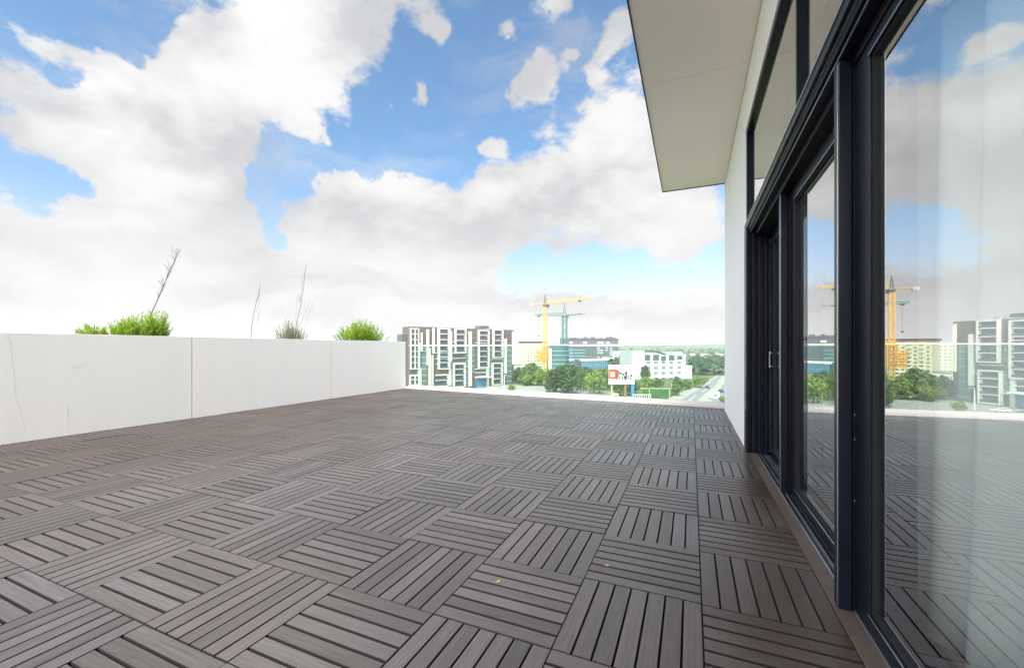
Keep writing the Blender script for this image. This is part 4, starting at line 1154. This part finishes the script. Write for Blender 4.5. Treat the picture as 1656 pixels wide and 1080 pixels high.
B('hook_block', M['cdark'], r, (q.x-.5, q.x+.5, q.y-.3, q.y+.3, H-16.6, H-15.5))

# ------------------------------------------------------------------ billboard
zb = 178; cB = at(1005.5, zb)
bb = empty('billboard', 'white billboard with red square and black brush lettering on mismatched posts', 'billboard', (cB.x, cB.y, G), TH + .10)
s_ = zb / FL
def bx(px): return (px - 1005.5) * s_
def bz(py): return hz(py, zb) - G
B('panel', M['white'], bb, (bx(984.2), bx(1027), 0, .5, bz(621), bz(590.2)), bevel=.03)
B('lower_frame', M['cdark'], bb, (bx(984.6), bx(1026.8), -.05, .45, bz(622.4), bz(621.05)))
B('post', M['hutcream'], bb, (bx(988.6), bx(989.7), .1, .4, 0, bz(622.45)))
B('post', M['rust'], bb, (bx(1009.6), bx(1013.4), .05, .45, 0, bz(622.45)))
B('post', M['bluepost'], bb, (bx(1021.6), bx(1026.2), .0, .45, 0, bz(622.45)))
k = 60/926.0
def bc(cx, cy): return (bx(975 + cx*k), bz(580 + cy*k))
def flat(name, polys, m, dep):
    mb = MB()
    for poly in polys:
        n = len(poly); b = len(mb.v); pp = [bc(*p) for p in poly]
        mb.v += [(x, -dep, z_) for x, z_ in pp] + [(x, 0.0 - .001, z_) for x, z_ in pp]
        mb.f.append(tuple(b + i for i in range(n))); mb.f.append(tuple(b + n + i for i in reversed(range(n)))); mb.mi += [0, 0]
        for i in range(n): j = (i+1) % n; mb.f.append((b+i, b+n+i, b+n+j, b+j)); mb.mi.append(0)
    return mb.build(name, M[m], bb)
flat('red_square', [[(142,262),(340,262),(385,290),(415,330),(420,360),(390,360),(345,340),(340,510),(142,502)]], 'red', .03)
flat('inner_square', [[(183,325),(290,330),(290,450),(183,450)]], 'peach', .045)
def stroke(pts, w_):
    out = []
    for (a, b_) in zip(pts[:-1], pts[1:]):
        dx, dy = b_[0]-a[0], b_[1]-a[1]; l = math.hypot(dx, dy) or 1; nx, ny = -dy/l*w_/2, dx/l*w_/2; ex, ey = dx/l*w_*.3, dy/l*w_*.3
        out.append([(a[0]+nx-ex, a[1]+ny-ey), (b_[0]+nx+ex, b_[1]+ny+ey), (b_[0]-nx+ex, b_[1]-ny+ey), (a[0]-nx-ex, a[1]-ny-ey)])
    return out
S_ = []
for pts_, w_ in (([(355,345),(352,515)],26), ([(365,385),(400,380),(430,370)],22), ([(372,430),(405,440),(410,510)],24), ([(385,325),(415,360)],16),
                 ([(430,370),(470,360),(500,400),(545,450),(575,530)],24), ([(470,430),(490,470),(495,520)],24), ([(475,280),(480,345)],14),
                 ([(505,395),(540,370),(575,360)],24), ([(575,320),(578,530)],24), ([(600,320),(590,500)],18), ([(525,500),(550,440)],20), ([(550,520),(600,470)],16),
                 ([(630,410),(632,530)],18), ([(640,430),(660,450)],14), ([(655,470),(655,500)],14), ([(690,395),(692,540)],16), ([(700,440),(735,430)],14), ([(735,400),(735,520)],16), ([(705,490),(735,490)],12), ([(715,390),(718,430)],12),
                 ([(640,175),(618,210)],12), ([(605,205),(625,235)],12)):
    S_ += stroke(pts_, w_ * 1.2)
flat('lettering', S_, 'ink', .05)
flat('fine_print', stroke([(200,382),(275,382)], 12) + stroke([(205,402),(270,402)], 8) + stroke([(400,300),(440,350)], 8), 'inkred', .055)

# ------------------------------------------------------------------ street level things
def thing_at(name, label, cat, px, py, rz=0.0, group=None):
    z = FL * (CAMH - G) / (py - HZ); p = at(px, z); return empty(name, label, cat, (p.x, p.y, G), TH + rz, group), z
r, z = thing_at('green_fence', 'green mesh fence with yellow top bar between the billboard and the road', 'fence', 1061, 643)
w_ = 42 * z / FL
B('mesh_panel', M['mesh'], r, (-w_/2, w_/2, 0, .25, 0, 3.9))
B('top_bar', M['yrail'], r, (-w_/2 - 1.2, w_/2, -.2, -.02, 3.75, 4.1))
for x in (-w_/2 + 2.4, w_/2 - .05): B('post', M['yrail'], r, (x, x + .3, -.35, -.21, 0, 4.1))
r, z = thing_at('kiosk_hut', 'small cream hut at the foot of the thin billboard post', 'hut', 995, 643.5)
B('wall', M['hutcream'], r, (-1.1, 1.1, -.8, .8, 0, 1.5)); MB().prismx([(-1.0, 1.503), (1.0, 1.503), (.6, 1.95), (-.6, 1.95)], -1.3, 1.3).build('roof', M['terracotta'], r)
B('hatch', M['win'], r, (-.5, .5, -.85, -.801, .7, 1.25))
r, z = thing_at('white_railing', 'low white railing right of the blue billboard post', 'railing', 1038, 645)
for i in range(9): B('baluster', M['white'], r, (-3.6 + i*.9, -3.45 + i*.9, 0, .15, 0, 1.7))
B('handrail', M['white'], r, (-3.7, 3.9, -.02, .17, 1.703, 1.9))
r, z = thing_at('street_lamp', 'white lamp column in front of the apartment block corner', 'street lamp', 815.5, 630)
m = MB(); m.tube((0,0,0), (0,0,7.4), .22, .14, 8); m.build('pole', M['white'], r); B('lamp_head', M['concrete'], r, (-.2, 1.6, -.25, .25, 7.35, 7.6))
r, z = thing_at('marker_post', 'white advertising pillar among the bushes left of the road', 'pillar', 1087.5, 629)
B('body', M['white'], r, (-.6, .6, -.3, .3, 0, 2.9)); B('cap', M['win'], r, (-.7, .7, -.35, .35, 2.903, 3.3))
r, z = thing_at('utility_pole', 'tall slim pole behind the green fence', 'pole', 1082.5, 638)
m = MB(); m.tube((0,0,0), (0,0,8.2), .16, .1, 8); m.build('shaft', M['rust'], r); B('cross_arm', M['rust'], r, (-.9, .9, -.06, .06, 7.4, 7.55))

def car(label, px, py, rz, paint, van=False, group=None, name='parked_car'):
    r, z = thing_at(name, label, 'van' if van else 'car', px, py, rz, group)
    if van: prof = [(-2.6,.35),(2.6,.35),(2.6,1.1),(2.15,1.35),(1.7,2.2),(1.4,2.45),(-2.6,2.45)]; gw = [(1.62,1.4),(2.05,1.4),(1.68,2.1)]
    else: prof = [(-2.15,.3),(2.15,.3),(2.2,.75),(1.15,.92),(.55,1.42),(-1.15,1.45),(-1.8,.98),(-2.2,.92)]
    mb = MB(); n = len(prof)
    b = 0; hw = .88 if not van else .98
    mb.v += [(x, -hw, z_) for x, z_ in prof] + [(x, hw, z_) for x, z_ in prof]
    mb.f.append(tuple(range(n))); mb.f.append(tuple(n + i for i in reversed(range(n)))); mb.mi += [0, 0]
    for i in range(n): j = (i+1) % n; mb.f.append((i, n+i, n+j, j)); mb.mi.append(0)
    mb.build('body', M[paint], r, bevel=.06)
    if van:
        B('windscreen', M['win'], r, (1.9, 2.02, -.8, .8, 1.45, 2.0)); B('side_window', M['win'], r, (.6, 1.5, -.995, -.982, 1.4, 2.0)); B('rear_window', M['win'], r, (-2.62, -2.601, -.7, .7, 1.4, 2.1))
    else:
        for sg in (-1, 1):
            mb = MB(); y0, y1 = (sg*.883, sg*.9); q = [(-1.45,1.0),(.85,1.0),(.45,1.36),(-1.05,1.38)]
            mb.v += [(x, y0, z_) for x, z_ in q] + [(x, y1, z_) for x, z_ in q]
            mb.f += [(0,1,2,3),(7,6,5,4),(0,4,5,1),(1,5,6,2),(2,6,7,3),(3,7,4,0)]; mb.mi += [0]*6; mb.build('side_window', M['win'], r)
        mb = MB(); mb.quadbox([(.72,-.75,1.32),(1.16,-.75,.96),(1.16,.75,.96),(.72,.75,1.32),(.74,-.75,1.34),(1.18,-.75,.98),(1.18,.75,.98),(.74,.75,1.34)]); mb.build('windscreen', M['win'], r)
        mb = MB(); mb.quadbox([(-1.28,-.72,1.40),(-1.72,-.72,1.06),(-1.72,.72,1.06),(-1.28,.72,1.40),(-1.3,-.72,1.42),(-1.75,-.72,1.08),(-1.75,.72,1.08),(-1.3,.72,1.42)]); mb.build('rear_window', M['win'], r)
    for x in (-1.35, 1.35):
        for y in (-.8, .8):
            m = MB(); m.tube((x, y-.1, .33), (x, y+.1, .33), .33, .33, 14); wl_ = m.build('wheel', M['tyre'], r)
            m = MB(); m.tube((x, y-.105, .33), (x, y+.105, .33), .18, .18, 10); m.build('rim', M['bright'], wl_)
    for y in (-.65, .65):
        B('tail_lamp', M['lampred'], r, (-2.64 if van else -2.2, -2.602 if van else -2.16, y-.12, y+.12, .75, .95)); B('headlight', M['bright'], r, (2.602 if van else 2.17, 2.63 if van else 2.21, y-.15, y+.15, .62, .78))
    return r
car('pale grey car parked at the foot of the apartment block, leftmost', 711, 627.2, .1, 'carw')
car('dark car parked below the wide cream pylon of the apartment block', 764, 628.5, .05, 'card')
car('grey car parked by the blue shop front of the apartment block', 778, 629, .15, 'carg')
car('white car parked nearest the lamp column of the apartment block', 797, 630, .0, 'carw')
car('dark car driving away on the road', 1144, 627.5, 1.1, 'card', name='moving_car')
car('white van on the right carriageway near the white wall', 1152.5, 645, 1.5, 'carw', van=True, name='delivery_van')
car('white van just behind the other one on the right carriageway', 1156, 642, 1.5, 'carw', van=True, name='delivery_van')
car('dark car at the far right edge of the road against the white wall', 1166, 634, 1.3, 'card', name='moving_car')

# ------------------------------------------------------------------ haze
hm_ = bpy.data.materials.new('haze'); hm_.use_nodes = True
t = hm_.node_tree; t.nodes.clear()
pv = t.nodes.new('ShaderNodeVolumePrincipled'); pv.inputs['Color'].default_value = (0.98, 0.99, 1.0, 1)
pv.inputs['Density'].default_value = 0.0003; pv.inputs['Anisotropy'].default_value = 0.0
t.links.new(pv.outputs[0], t.nodes.new('ShaderNodeOutputMaterial').inputs['Volume'])
hb = MB().box(-4300, 4300, -4300, 4300, -22, 62).build('haze', hm_); hb['kind'] = 'stuff'
hb['label'] = 'thin pale haze lying over the whole view'; hb['category'] = 'haze'
scene.cycles.volume_bounces = 0; scene.cycles.volume_max_steps = 32
